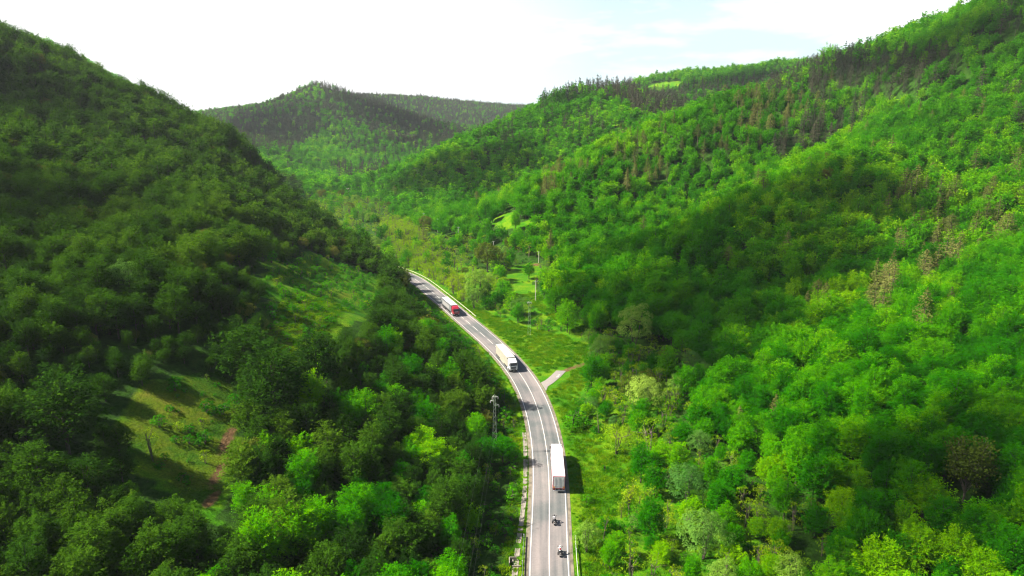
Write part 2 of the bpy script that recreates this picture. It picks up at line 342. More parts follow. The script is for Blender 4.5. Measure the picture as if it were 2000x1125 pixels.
def height(x,y,detail=True):
    x=np.asarray(x,float);y=np.asarray(y,float);sh=x.shape;xf=x.ravel();yf=y.ravel()
    z=np.empty_like(xf)
    for i in range(0,len(xf),20000):
        a=xf[i:i+20000,None]-CP[None,:,0];b=yf[i:i+20000,None]-CP[None,:,1]
        z[i:i+20000]=phi(np.hypot(a,b))@_w+40
    z=z.reshape(sh)
    z=np.where(z<0,z*.15,z)
    up=np.clip(z/30,0,1)
    z=z+up*(2.2*_noise(x/70,y/70,1)+.9*_noise(x/28,y/28,2))
    far=np.clip((y-800)/500,0,1); z=z+far*up*6*_noise(x/420,y/420,5)
    rd,side=road_dist(x,y)
    k=np.clip((rd-5.5)/12,0,1);k=k*k*(3-2*k)
    kl=np.clip((rd-8.5)/7,0,1);kl=kl*kl*(3-2*kl)
    ks=np.where(side>0,kl,k)
    bed=np.where((rd<5.6)|(side>0),0,-.5*np.clip((rd-5.6)/3,0,1))
    z=bed*(1-ks)+np.maximum(z,-1.2)*ks
    # the lay-by slab joins the road level
    a=np.array(G(1058,752));b=np.array(G(1099,726));dv=b-a;s=np.clip(((x-a[0])*dv[0]+(y-a[1])*dv[1])/(dv@dv),0,1)
    ld=np.hypot(x-a[0]-s*dv[0],y-a[1]-s*dv[1]);kk=np.clip((ld-4.5)/5,0,1);kk=kk*kk*(3-2*kk)
    return z*kk

# =====================================================================  GROUND SHEET
def axis(segs):
    o=[segs[0][0]]
    for a,b,s in segs:
        n=max(1,int(round((b-a)/s))); o+=list(np.linspace(a,b,n+1)[1:])
    return np.array(o)
GX=axis([(-3500,-1500,250),(-1500,-560,22),(-560,-200,8),(-200,-70,3.2),(-70,60,1.7),(60,240,4),(240,560,8),(560,1500,22),(1500,3500,250)])
GY=axis([(-900,-60,120),(-60,60,10),(60,90,3),(90,350,2.0),(350,520,4),(520,1000,8),(1000,2700,17),(2700,4300,200)])
XX,YY=np.meshgrid(GX,GY)
ZZ=height(np.clip(XX,-1900,1900),np.clip(YY,-200,3700))
RD,SIDE=road_dist(XX,YY)
def zat(x,y):
    x=np.asarray(x,float);y=np.asarray(y,float)
    i=np.clip(np.searchsorted(GX,x)-1,0,len(GX)-2);j=np.clip(np.searchsorted(GY,y)-1,0,len(GY)-2)
    fx=np.clip((x-GX[i])/(GX[i+1]-GX[i]),0,1);fy=np.clip((y-GY[j])/(GY[j+1]-GY[j]),0,1)
    return (ZZ[j,i]*(1-fx)+ZZ[j,i+1]*fx)*(1-fy)+(ZZ[j+1,i]*(1-fx)+ZZ[j+1,i+1]*fx)*fy
def project(x,y,z):
    dz=z-CAM_H; dep=y*math.cos(PITCH)-dz*math.sin(PITCH); up=y*math.sin(PITCH)+dz*math.cos(PITCH)
    dep=np.maximum(dep,1e-3)
    return 1000+F_PX*x/dep, 562.5-F_PX*up/dep, dep
def hit(px,py,ymax=2600):
    """where the sight line through a pixel of the photo meets the ground"""
    u,a,b=ray(px,py); t=np.arange(60,ymax,1.0)/a
    x,y,z=u*t,a*t,CAM_H+b*t; k=np.nonzero(z<zat(x,y))[0]
    k=k[0] if len(k) else -1
    return float(x[k]),float(y[k]),float(zat(x[k],y[k]))
def inpoly(px,py,poly):
    px=np.asarray(px,float);py=np.asarray(py,float);r=np.zeros(px.shape,bool);n=len(poly)
    for i in range(n):
        x1,y1=poly[i];x2,y2=poly[(i+1)%n]
        if y1==y2: continue
        c=((y1>py)!=(y2>py))&(px<(x2-x1)*(py-y1)/(y2-y1)+x1); r^=c
    return r
# clearings, outlined on the photo and dropped on the hillsides
def wpoly(pts): return [hit(*p)[:2] for p in pts]
CLEARPX=dict(
 track=list([(235,790),(300,745),(400,738),(462,765),(468,850),(452,940),(425,1000),(360,985),(320,930),(262,900),(225,840)]),
 upper=list([(505,600),(560,575),(640,585),(690,612),(640,655),(585,690),(535,725),(512,690)]),
 strip=list([(915,618),(960,622),(1030,650),(1090,668),(1140,690),(1142,716),(1075,745),(1040,720),(975,660)]),
 verge=list([(1075,757),(1110,722),(1150,718),(1108,775),(1100,800),(1130,850),(1165,860),(1210,905),(1225,960),(1185,1000),(1140,990),(1122,1040),(1118,1124),(1108,1124),(1108,990),(1100,880),(1085,800)]),
 flat=list([(1000,520),(1048,512),(1062,530),(1040,552),(1062,585),(1130,622),(1160,655),(1120,650),(1060,610),(1015,585),(985,545)]),
 bright=list([(950,437),(985,418),(1002,415),(1006,438),(1030,430),(1042,434),(1035,447),(985,448)]),
 crest=list([(1165,237),(1215,240),(1240,246),(1205,252)]),
 ridge=list([(1245,173),(1290,162),(1330,160),(1325,172),(1290,178)]),
)
CLEAR={k:wpoly(p) for k,p in CLEARPX.items()}
CLEARPX['scrub']=[(520,505),(600,490),(735,540),(750,570),(730,600),(690,612),(640,585),(560,575),(505,560)]
CLEAR['scrub']=wpoly(CLEARPX['scrub'])
CLEARPX['verge']=[(1075,757),(1110,722),(1165,715),(1130,775),(1120,800),(1160,850),(1190,850),(1235,900),(1250,970),(1215,1012),(1165,1005),(1142,1050),(1132,1124),(1108,1124),(1108,990),(1100,880),(1085,800)]
CLEARPX['strip']=[(915,618),(945,608),(1030,642),(1100,655),(1150,680),(1150,720),(1075,745),(1040,720),(975,660)]
CLEAR['verge']=wpoly(CLEARPX['verge']);CLEAR['strip']=wpoly(CLEARPX['strip'])
CLEARPX['bright']=[(943,442),(985,412),(1006,410),(1044,430),(1042,458),(980,460)]
SCRUB=wpoly([(520,505),(600,490),(735,540),(760,570),(740,600),(690,612),(640,585),(560,575),(505,560)])
meadow=np.zeros_like(ZZ)
for k,p in CLEAR.items(): meadow=np.maximum(meadow,inpoly(XX,YY,p)*1.0)
meadow=np.maximum(meadow,inpoly(XX,YY,SCRUB)*.8)
vx_,vy_,_=project(XX,np.maximum(YY,1),ZZ+3)
for n_ in ('track','upper','scrub'):
    D_=np.mean([q[1] for q in CLEAR[n_]]); meadow=np.maximum(meadow,(inpoly(vx_,vy_,CLEARPX[n_])&(abs(YY-D_)<.3*D_))*.7)
meadow=np.maximum(meadow,((RD<8)&(SIDE<0))*1.0); meadow=np.maximum(meadow,(RD<6.5)*.8)
meadow=np.maximum(meadow,((ZZ<1.5)&(SIDE<0)&(RD<40)&(YY<420))*.62)
dry=np.maximum(inpoly(XX,YY,CLEAR['track']),inpoly(XX,YY,CLEAR['upper']))*1.0
def segdist(x,y,pts):
    o=np.full(np.shape(x),1e9)
    for a,b in zip(pts[:-1],pts[1:]):
        d=np.array(b)-np.array(a); s=np.clip(((x-a[0])*d[0]+(y-a[1])*d[1])/(d@d),0,1)
        o=np.minimum(o,np.hypot(x-a[0]-s*d[0],y-a[1]-s*d[1]))
    return o
TRACK=[hit(*p)[:2] for p in [(452,838),(443,872),(432,915),(420,955),(408,995)]]
TRACK2=[hit(*p)[:2] for p in [(1098,727),(1118,719),(1142,712),(1165,706)]]
dirt=np.clip(1.25-segdist(XX,YY,TRACK)/1.1,0,1)
dirt=np.maximum(dirt,np.clip(1.1-segdist(XX,YY,TRACK2)/2.0,0,.62))
hx,hy,_=hit(998,416); dirt=np.maximum(dirt,np.clip(1.0-np.hypot((XX-hx)/1.5,YY-hy)/3,0,.7))
hx,hy,_=hit(1046,517); dirt=np.maximum(dirt,np.clip(1.2-np.hypot((XX-hx)/1.5,YY-hy)/4,0,.8))
V=np.c_[XX.ravel(),YY.ravel(),ZZ.ravel()]
nx=len(GX); jj,ii=np.meshgrid(np.arange(len(GY)-1),np.arange(nx-1),indexing='ij'); q=(jj*nx+ii).ravel()
me=mesh_np('ground',V,np.c_[q,q+1,q+nx+1,q+nx],smooth=True)
for nm,arr in (('meadow',meadow),('dirt',dirt),('dry',dry)):
    at=me.attributes.new(nm,'FLOAT','POINT'); at.data.foreach_set('value',arr.ravel().astype(np.float32))
tag(obj('ground',me,mats=M['ground']),'green valley floor and hillsides under the woods','ground',kind='structure')

# =====================================================================  ROAD
def offset(line,o):
    t=np.gradient(line,axis=0); t/=np.hypot(t[:,0],t[:,1])[:,None]
    return line+np.c_[t[:,1],-t[:,0]]*np.asarray(o).reshape(-1,1) if np.ndim(o) else line+np.c_[t[:,1],-t[:,0]]*o
def ribbon(name,o0,o1,z,sel=None,line=ROAD,thick=0):
    """strip between two offsets (positive = right of the road) at height z"""
    idx=np.arange(len(line)) if sel is None else np.nonzero(sel)[0]
    L0=offset(line,o0)[idx];L1=offset(line,o1)[idx];n=len(idx)
    V=np.r_[np.c_[L0,np.full(n,z)],np.c_[L1,np.full(n,z)]]
    k=np.arange(n-1); F=np.c_[k,k+n,k+n+1,k+1]
    if thick:
        V=np.r_[V,np.c_[L0,np.full(n,z-thick)],np.c_[L1,np.full(n,z-thick)]]
        F=np.r_[F,np.c_[k,k+1,k+1+2*n,k+2*n],np.c_[k+n,k+3*n,k+3*n+1,k+n+1]]
    me=mesh_np(name,V,F)
    uv=me.uv_layers.new(name='UVMap'); s=np.arange(n)*2.0
    U=np.r_[np.c_[np.full(n,o0),s],np.c_[np.full(n,o1),s]]; 
    if thick: U=np.r_[U,U]
    li=np.zeros(len(me.loops),np.int32); me.loops.foreach_get('vertex_index',li)
    uv.data.foreach_set('uv',U[li].astype(np.float32).ravel())
    return me
tag(obj('road_shoulder',ribbon('road_shoulder',-4.45,4.35,.05,thick=.3),mats=M['gravel']),'beige gravel shoulder showing along both edges of the road','road',kind='structure')
road=tag(obj('road',ribbon('road',-3.75,3.72,.10,thick=.2),mats=M['asphalt']),'grey two lane asphalt road winding up the valley','road',kind='structure')
obj('edge_line',ribbon('edge_line',-3.50,-3.34,.104),road,M['line'])
obj('edge_line',ribbon('edge_line',3.30,3.46,.104),road,M['line'])
near=(ROAD[:,1]<213)
obj('centre_line',ribbon('centre_line',-.075,.075,.104,near),road,M['line'])
# dashed centre line farther up, as one marking
V=[];F=[];i0=np.nonzero(ROAD[:,1]>=214)[0][0]; A=offset(ROAD,-.09);B=offset(ROAD,.09)
def lerp(Lx,s): 
    i=int(s);f=s-i; i=min(i,len(Lx)-2); return Lx[i]*(1-f)+Lx[i+1]*f
s=float(i0)
while s<len(ROAD)-6:
    k=len(V)
    for e in (s,s+1.5,s+3.0):
        a=lerp(A,e);b=lerp(B,e);V+=[(a[0],a[1],.104),(b[0],b[1],.104)]
    F+=[(k,k+1,k+3,k+2),(k+2,k+3,k+5,k+4)]
    s+=4.2
dl=bpy.data.meshes.new('dashed_centre_line');dl.from_pydata(V,[],F);obj('dashed_centre_line',dl,road,M['line'])
# side road slab
SL=[G(*p) for p in [(1056.5,747.6),(1066.4,742.4),(1077.6,732.8),(1086.4,724),(1105.6,724.8),(1095.2,736),(1080.8,748),(1070,755),(1066.5,764)]]
mb=MB();n=len(SL)
for x,y in SL: mb.v.append((x,y,.085))
for x,y in SL: mb.v.append((x,y,-.2))
mb.f.append(tuple(range(n))[::-1]); mb.f+=[(i,(i+1)%n,n+(i+1)%n,n+i) for i in range(n)]
lay=tag(mb.build('side_road',M['layby']),'short pale asphalt stub leaving the road towards a dirt track','road',kind='structure')
mb=MB()
for px,py in ((1089,736.5),(1091.5,733)):
    x,y=G(px,py); mb.box((x,y,.092),(.9,.35,.01),Matrix.Rotation(.5,3,'Z'))
mb.build('painted_mark',M['line'],lay)
# drainage channel left of the road, in broken lengths
def channel():
    V=[];F=[]
    c0=[(98,-6.2),(104,-6.1),(110,-5.9),(116,-5.7),(122,-5.45),(128,-5.3),(134,-5.2),(140,-5.2),(146,-5.15),(152,-5.1),(157,-5.0),(162,-5.0)]
    ys=np.arange(98,162,.8); rnd=random.Random(5)
    sel=[np.argmin(abs(ROAD[:,1]-y)) for y in ys]
    prof=[(-.48,.08),(-.34,.08),(-.22,.02),(.22,.02),(.34,.08),(.48,.08)]
    T=np.gradient(ROAD,axis=0);T/=np.hypot(T[:,0],T[:,1])[:,None]
    prev=None
    for y,i in zip(ys,sel):
        o=np.interp(y,[a for a,b in c0],[b for a,b in c0]); f=(y-ROAD[i,1])
        p=ROAD[i]+T[i]*f/T[i,1]; nr=np.array([T[i,1],-T[i,0]]); gap=(rnd.random()<(.10 if y>122 else .30))
        w=rnd.uniform(.85,1.1); k=len(V)
        for a,z in prof: q=p+nr*(o+a*w); V.append((q[0],q[1],z+rnd.uniform(-.01,.02)))
        if prev is not None and not gap:
            for j in range(5): F.append((prev+j,prev+j+1,k+j+1,k+j))
        prev=k
    me=bpy.data.meshes.new('drainage_channel');me.from_pydata(V,[],F)
    tag(obj('drainage_channel',me,mats=M['concrete']),'broken pale concrete drainage channel running along the left road edge','drain',kind='structure')
channel()
x,y=G(1000.5,1101); z=float(zat(x,y))
cul=empty('culvert',(x,y,z)); tag(cul,'pale concrete culvert head beside the drainage channel left of the road','culvert')
mb=MB(); mb.box((-.5,0,.35),(.18,1.7,.9)); mb.box((.15,.85,.35),(1.3,.18,.9)); mb.build('headwall',M['concrete'],cul,bevel=.02)
mb=MB(); mb.box((.75,-.9,.12),(1.6,.22,.3)); mb.build('sill',M['concrete'],cul,bevel=.02)
mb=MB(); mb.tube((.1,.75,.1),(.1,.2,.1),.28,n=12); mb.build('pipe',M['concrete'],cul)

# =====================================================================  GUARD RAILS
def guard_rail(label,y0,y1,off,mat,z0=None,end=True):
    T=np.gradient(ROAD,axis=0);T/=np.hypot(T[:,0],T[:,1])[:,None]
    s0=np.interp(y0,ROAD[:,1],np.arange(len(ROAD)));s1=np.interp(y1,ROAD[:,1],np.arange(len(ROAD)))
    S=np.arange(s0,s1+.01,1.0); pts=[]
    for s in S:
        p=lerp(ROAD,s);t=lerp(T,s); pts.append((p[0]+t[1]*off,p[1]-t[0]*off,t[0],t[1]))
    ox,oy=pts[0][:2]; e=empty('guard_rail',(ox,oy,0)); tag(e,label,'guard rail')
    prof=[(0,.45),(.04,.49),(.04,.55),(0,.59),(0,.62),(.04,.66),(.04,.72),(0,.76)]
    V=[];F=[]
    for k,(x,y,tx,ty) in enumerate(pts):
        dz=-.15*max(0,1-k/3.0) if end else 0
        sg=1 if off<0 else -1
        for a,z in prof: V.append((x-ox+ty*a*sg,y-oy-tx*a*sg,z+dz))
        for a,z in prof: V.append((x-ox+ty*(a-.012)*sg,y-oy-tx*(a-.012)*sg,z+dz))
        if k:
            b=(k-1)*16
            for j in range(7): F+=[(b+j,b+j+1,b+17+j,b+16+j),(b+8+j,b+24+j,b+25+j,b+9+j)]
            F+=[(b+7,b+15,b+31,b+23),(b,b+16,b+24,b+8)]
    me=bpy.data.meshes.new('beam');me.from_pydata(V,[],F);obj('beam',me,e,mat)
    for k,(x,y,tx,ty) in enumerate(pts):
        if k%2==0:
            g=float(zat(x,y)); mb=MB(); sg=1 if off<0 else -1
            mb.box((x-ox-ty*.09*sg,y-oy+tx*.09*sg,(.72+g-.25)/2),(.10,.13,.72-g+.25)); mb.build('post',M['galv'],e)
guard_rail('short galvanised guard rail on the right verge beside the rear motorcycle',72,116.5,4.95,M['galv'])
guard_rail('short galvanised guard rail on the left verge between road and broken channel',72,117,-4.75,M['galv'])
guard_rail('long pale yellowish guard rail along the far right edge above the red truck',262,420,5.1,M['rail_pale'])

# =====================================================================  SHADE CLOUDS (added unseen, above and left of the frame, to darken the slopes)
def shade_cloud_mat():
    m,nt,N,L,out=new_mat('shade_cloud'); tc=N('ShaderNodeTexCoord'); sx=N('ShaderNodeSeparateXYZ'); L(tc.outputs['Object'],sx.inputs[0])
    cb=N('ShaderNodeCombineXYZ'); L(sx.outputs['X'],cb.inputs['X']); L(sx.outputs['Y'],cb.inputs['Y']); ln=N('ShaderNodeVectorMath'); ln.operation='LENGTH'; L(cb.outputs[0],ln.inputs[0])
    nz=N('ShaderNodeTexNoise'); nz.inputs['Scale'].default_value=2.6; nz.inputs['Detail'].default_value=4; L(tc.outputs['Object'],nz.inputs['Vector'])
    ad=N('ShaderNodeMath'); ad.operation='MULTIPLY_ADD'; ad.inputs[1].default_value=.55; L(nz.outputs[0],ad.inputs[0]); L(ln.outputs['Value'],ad.inputs[2])
    mr=N('ShaderNodeMapRange'); mr.interpolation_type='SMOOTHSTEP'; mr.inputs[1].default_value=1.15; mr.inputs[2].default_value=.70; mr.inputs[3].default_value=0; mr.inputs[4].default_value=.56; L(ad.outputs[0],mr.inputs[0])
    t=N('ShaderNodeBsdfTransparent'); d=N('ShaderNodeBsdfDiffuse'); d.inputs[0].default_value=(.9,.9,.92,1); x=N('ShaderNodeMixShader'); L(mr.outputs[0],x.inputs[0]); L(t.outputs[0],x.inputs[1]); L(d.outputs[0],x.inputs[2]); L(x.outputs[0],out.inputs[0]); return m
def shade_cloud(targets,alt,label):
    M_=shade_cloud_mat() if 'shade_cloud' not in M else M['shade_cloud']; M['shade_cloud']=M_
    for k,(px,py,rx,ry,rot) in enumerate(targets):
        x,y,z=hit(px,py); d=(alt-z)/sun_dir.z; c=Vector((x,y,z))+sun_dir*d
        bm=bmesh.new(); bmesh.ops.create_icosphere(bm,subdivisions=4,radius=1)
        r_=random.Random(k+int(px)); ph=[r_.uniform(0,6) for _ in range(6)]
        for v in bm.verts:
            q=v.co; f=1+.10*math.sin(4*q.x+ph[0]+2*q.y)+.08*math.sin(6*q.y+ph[1]+3*q.z)+.05*math.sin(11*q.x+ph[2]-9*q.y)
            v.co=q*f
        me=bpy.data.meshes.new('shade_cloud'); bm.to_mesh(me); bm.free()
        for p in me.polygons: p.use_smooth=True
        o=obj('shade_cloud',me,mats=M_); o.location=c; o.scale=(rx,ry,min(rx,ry)*.28); o.rotation_euler=(0,0,math.radians(rot)); tag(o,label,kind='structure')
shade_cloud([(1240,500,38,48,-20),(1390,480,43,55,-20),(1540,420,43,55,-20),(1330,600,28,40,-20),(1480,560,28,38,-20),(1650,370,36,40,-20),(1640,500,28,36,-20),(1250,680,24,31,0),(1400,650,28,36,-20),(1170,590,21,36,0),(1740,420,31,38,0),(1600,580,26,33,0),(1540,650,21,26,0),(1420,730,19,24,0),(1320,740,19,24,0)],430,'small unseen shade puff added high up to darken the right slope hollow')
shade_cloud([(1130,200,40,40,0),(900,335,55,75,20),(1000,310,45,50,0),(820,365,45,60,30)],520,'unseen shade puff added high up to darken the second hill')
shade_cloud([(1680,130,50,60,10),(1800,110,50,50,0),(1530,150,45,40,0),(1900,70,50,50,0)],560,'unseen shade puff added high up to darken the right hand ridge')
shade_cloud([(1450,165,130,110,0),(500,250,170,230,0),(790,235,110,160,0)],650,'broad unseen shade puff added high up to darken the far hills')

shade_cloud([(60,460,50,54,0),(40,220,50,50,0)],520,'unseen shade puff added high up to dim the left hillside')
shade_cloud([(1900,1010,28,24,0),(1650,1080,20,18,0),(1960,860,22,20,0),(1780,930,20,18,0)],430,'small unseen shade puff added to dim the lower right slope')

# =====================================================================  VEGETATION SHAPES
def cards(rs,cen,nrm,direc,ln,wd,fold=.25):
    """leaf sprays: folded diamonds at cen, lying across nrm, pointing along direc"""
    n=len(cen)
    d=direc-nrm*np.sum(direc*nrm,1)[:,None]; d/=np.maximum(np.linalg.norm(d,axis=1),1e-6)[:,None]
    w=np.cross(nrm,d); ln=ln[:,None];wd=wd[:,None]
    a=cen-d*ln*.5; b=cen+w*wd*.5-nrm*ln*fold*.4; c=cen+d*ln*.5-nrm*ln*fold; e=cen-w*wd*.5-nrm*ln*fold*.4
    V=np.stack([a,b,c,e],1).reshape(-1,3); k=np.arange(n)*4
    return V,np.c_[k,k+1,k+2,k+3]
def unit(v): return v/np.maximum(np.linalg.norm(v,axis=-1,keepdims=True),1e-6)
def rnd_dirs(rs,n): return unit(rs.normal(size=(n,3)))
def lobes_cards(rs,L,R,per,leaf,flat=.7,up=.35,rough=.55,droop=.35,narrow=.55,cen=None):
    Vs=[];Fs=[];o=0
    for c,r in zip(L,R):
        n=max(6,int(per*r*r)); d=rnd_dirs(rs,int(n*1.6)); d=d[d[:,2]>-.45][:n]; n=len(d)
        out=unit(c-cen) if cen is not None else np.array([0,0,1.])
        keep=(d@out)>-.35; d=d[keep]; n=len(d)
        rad=r*(.72+.34*rs.rand(n)**.6)[:,None]
        p=c+d*rad*np.array([1,1,flat])
        nrm=unit(d*np.array([1,1,1.3])+np.array([0,0,up])+rs.normal(size=(n,3))*rough*.6)
        dr=unit(d*np.array([1,1,.2])+np.array([0,0,-droop])+rs.normal(size=(n,3))*.45)
        l=leaf*(.65+.8*rs.rand(n))
        v,f=cards(rs,p,nrm,dr,l,l*narrow*(.8+.5*rs.rand(n)))
        Vs.append(v);Fs.append(f+o);o+=len(v)
    return np.concatenate(Vs),np.concatenate(Fs)
def tubes_mesh(T,n=6):
    V=[];F=[]
    for a,b,r0,r1 in T:
        a=np.array(a,float);b=np.array(b,float);d=unit(b-a);u=unit(np.cross(d,[.3,.9,.1]));w=np.cross(d,u);k=len(V)
        for p,r in ((a,r0),(b,r1)):
            for i in range(n): t=6.2832*i/n; V.append(p+(u*math.cos(t)+w*math.sin(t))*r)
        for i in range(n): j=(i+1)%n; F.append((k+i,k+j,k+n+j,k+n+i))
    return np.array(V),np.array(F)
def broadleaf(seed,H=10.5,R=4.0,nl=40,per=95,leaf=.46,cz=.60,hz=.42,flat=.72,spread=1.0,narrow=.55,gap=0.0,up=.35,multi=False):
    rs=np.random.RandomState(seed); cen=np.array([0,0,H*cz])
    L=[];Rr=[]; i=0
    while len(L)<nl:
        z=1-2*(i+.5)/(nl*1.35); i+=1
        if i>nl*1.35: break
        if z<-.55 or rs.rand()<gap: continue
        th=i*2.399963+rs.rand()*.5; s=math.sqrt(max(0,1-z*z)); k=rs.uniform(.66,1.02)
        p=cen+np.array([math.cos(th)*s*R*k*rs.uniform(.88,1.1),math.sin(th)*s*R*k*rs.uniform(.88,1.1),z*H*hz*k])
        L.append(p); Rr.append(R*rs.uniform(.27,.44)*spread)
    for k in range(max(3,nl//7)):   # inner fill
        p=cen+rs.normal(size=3)*np.array([R,R,H*hz])*.28; L.append(p); Rr.append(R*.45)
    L=np.array(L);Rr=np.array(Rr)
    V,F=lobes_cards(rs,L,Rr,per,leaf,flat,up,cen=cen,narrow=narrow)
    zmin=H*.10; V[:,2]=np.maximum(V[:,2],zmin)
    T=[]
    if multi:
        for k in range(4):
            a=rs.rand()*6.28; e=np.array([math.cos(a)*R*.35,math.sin(a)*R*.35,H*.6]); T.append(((0,0,-.6),e,.12,.06))
            for m in range(3): b=e+rs.normal(size=3)*np.array([R*.3,R*.3,H*.12])+[0,0,H*.12]; T.append((e,b,.06,.02))
    else:
        top=np.array([rs.uniform(-.3,.3),rs.uniform(-.3,.3),H*.42]); T+=[((0,0,-.8),top,.24,.17),(top,np.array([top[0],top[1],H*.8]),.17,.04)]
        for j in range(0,nl,max(1,nl//9)): 
            if j<len(L): T.append((top+np.array([0,0,rs.uniform(-.5,H*.18)]),L[j],.09,.025))
    return (V,F),tubes_mesh(T)
def sprays(seed,H=10.5,R=4.0,nb=88,per=80,leaf=.37,cz=.58,hz=.44,plate=.30,tilt=.25,narrow=.42,pointy=0.0,jit=.38):
    """crown of branches that fan out of the trunk, each ending in layered plates of leaves"""
    rs=np.random.RandomState(seed);cen=np.array([0,0,H*cz]);Vs=[];Fs=[];o=0
    T=[((0,0,-.8),(0,0,H*.42),.24,.17),((0,0,H*.42),(0,0,H*.8),.17,.04)]
    ph=rs.rand(6)*6.28
    for b in range(nb):
        z=1-1.62*(b+.5)/nb; th=b*2.399963+rs.normal()*.25; s=math.sqrt(max(0,1-z*z))
        k=rs.uniform(.66,1.13)*(1+.13*math.sin(2*th+ph[0])+.10*math.sin(3*th+ph[1]+2*z))
        e=cen+np.array([math.cos(th)*s*R*k,math.sin(th)*s*R*k,z*H*hz*k*(1+pointy*max(0,z))])
        root=np.array([0,0,min(H*.75,max(H*.22,e[2]-H*.30-R*.15*s))]); ax=unit(e-root); ln_=np.linalg.norm(e-root)
        if b%7==0: T.append((root,root+ax*ln_*.85,.08,.02))
        side=unit(np.cross(ax,[0,0,1.])+rs.normal(size=3)*.15); upv=unit(np.cross(side,ax)); w=R*rs.uniform(.30,.46)
        n=int(per*rs.uniform(.7,1.25)); u=1-rs.rand(n)**1.5*.42; sp=rs.normal(size=n)*.42; 
        sp*=w*(1.15-abs(u-.85)*1.4); lay=rs.randint(0,2,n)*.5-.25
        p=root+ax*(u*ln_*rs.uniform(.96,1.05,n))[:,None]+side*sp[:,None]+upv*((lay*plate*2+rs.normal(size=n)*plate*.38-.18*sp*sp/w)[:,None])
        nrm=unit(upv*.75+np.array([0,0,.55])+ax*tilt+rs.normal(size=(n,3))*jit)
        dr=unit(ax*1.0+side*(sp/w)[:,None]*.9+rs.normal(size=(n,3))*.35+np.array([0,0,-.1]))
        l=leaf*(.6+.8*rs.rand(n)); v,f=cards(rs,p,nrm,dr,l,l*narrow*(.8+.5*rs.rand(n)),.22); Vs.append(v);Fs.append(f+o);o+=len(v)
    # shaded inner leaves
    n=int(nb*per*.10);p=cen+rs.normal(size=(n,3))*np.array([R,R,H*hz])*.36;l=leaf*1.5*(.7+.6*rs.rand(n));v,f=cards(rs,p,unit(rs.normal(size=(n,3))+[0,0,.6]),rnd_dirs(rs,n),l,l*.6);Vs.append(v);Fs.append(f+o)
    V=np.concatenate(Vs);V[:,2]=np.maximum(V[:,2],H*.06);return (V,np.concatenate(Fs)),tubes_mesh(T)
def conifer(seed,H=15,R=2.7,tiers=15,bpt=7,cpb=14,bare=.22,leaf=.55,top=.9):
    rs=np.random.RandomState(seed);Vs=[];Fs=[];o=0;T=[((0,0,-.8),(0,0,H*.6),.22,.13),((0,0,H*.6),(0,0,H*.97),.13,.03)]
    for t in range(tiers):
        f=t/(tiers-1); z=H*(bare+(1-bare)*f*.97); r=R*(1-f)**top*(.55+.45*min(1,f*5))*rs.uniform(.82,1.12)+.25
        for b in range(bpt):
            if rs.rand()<.12: continue
            a=6.283*(b/bpt)+t*1.3+rs.rand()*.5; rr=r*rs.uniform(.7,1.1); d=np.array([math.cos(a),math.sin(a),0.])
            if t%2==0: T.append(((0,0,z),tuple(d*rr*.8+np.array([0,0,z+.1*rr])),.035,.012))
            n=max(4,int(cpb*(rr/R+.25))); u=rs.rand(n)**.7
            side=np.array([-d[1],d[0],0.])
            p=np.array([0,0,z])+d*(u*rr)[:,None]+side*(rs.normal(size=n)*.20*rr)[:,None]+np.array([0,0,1.])*((.16*rr*u-.10*rr*u*u*2)+rs.normal(size=n)*.12)[:,None]
            nrm=unit(np.array([0,0,1.])+rs.normal(size=(n,3))*.45+d*.3); dr=unit(d+side*rs.normal(size=n)[:,None]*.5+rs.normal(size=(n,3))*.2)
            l=leaf*(.6+.7*rs.rand(n)); v,fc=cards(rs,p,nrm,dr,l,l*.42,.15); Vs.append(v);Fs.append(fc+o);o+=len(v)
    return (np.concatenate(Vs),np.concatenate(Fs)),tubes_mesh(T,5)
def twiggy(seed,H=9,R=3.2,nb=26,leaf=.22,per=40):
    """thin crown of bare twigs with a little leaf"""
    rs=np.random.RandomState(seed);T=[((0,0,-.6),(0,0,H*.35),.16,.11)];P0=[]
    for b in range(nb):
        a=b*2.4;f=rs.uniform(.2,.75);s=np.array([0,0,H*f*.6]);e=np.array([math.cos(a)*R*rs.uniform(.5,1)*(1-.3*f),math.sin(a)*R*rs.uniform(.5,1)*(1-.3*f),H*rs.uniform(.55,1.0)*(.75+.25*f)])
        T.append((s,e,.06,.015))
        for k in range(4):
            u=rs.uniform(.45,1);p=s+(e-s)*u;q=p+rs.normal(size=3)*np.array([.6,.6,.5])+[0,0,.35];T.append((p,q,.02,.006));P0+=[q,p]
    P0=np.array(P0);n=len(P0)*per//10;idx=rs.randint(len(P0),size=n);p=P0[idx]+rs.normal(size=(n,3))*.35
    l=leaf*(.7+.7*rs.rand(n));v,f=cards(rs,p,unit(rs.normal(size=(n,3))+[0,0,.8]),rnd_dirs(rs,n),l,l*.6)
    return (v,f),tubes_mesh(T,4)
def cone_top(H): pass
PROTO={}   # kind -> list of (crown mesh, trunk mesh); LOD kinds carry suffix
def reg(kind,gen,leafm,barkm,variants):
    out=[]
    for a in variants:
        (V,F),(TV,TF)=gen(**a)
        cm=mesh_np(kind+'_crown',V,F); cm.materials.append(M[leafm]); tm=mesh_np(kind+'_trunk',TV,TF,smooth=True); tm.materials.append(M[barkm])
        jv=np.r_[V,TV]; jf=[F,TF+len(V)]
        jm=mesh_np(kind+'_whole',jv,jf,np.r_[np.zeros(len(F)),np.ones(len(TF))]); jm.materials.append(M[leafm]); jm.materials.append(M[barkm])
        out.append((cm,tm,jm))
    PROTO[kind]=out
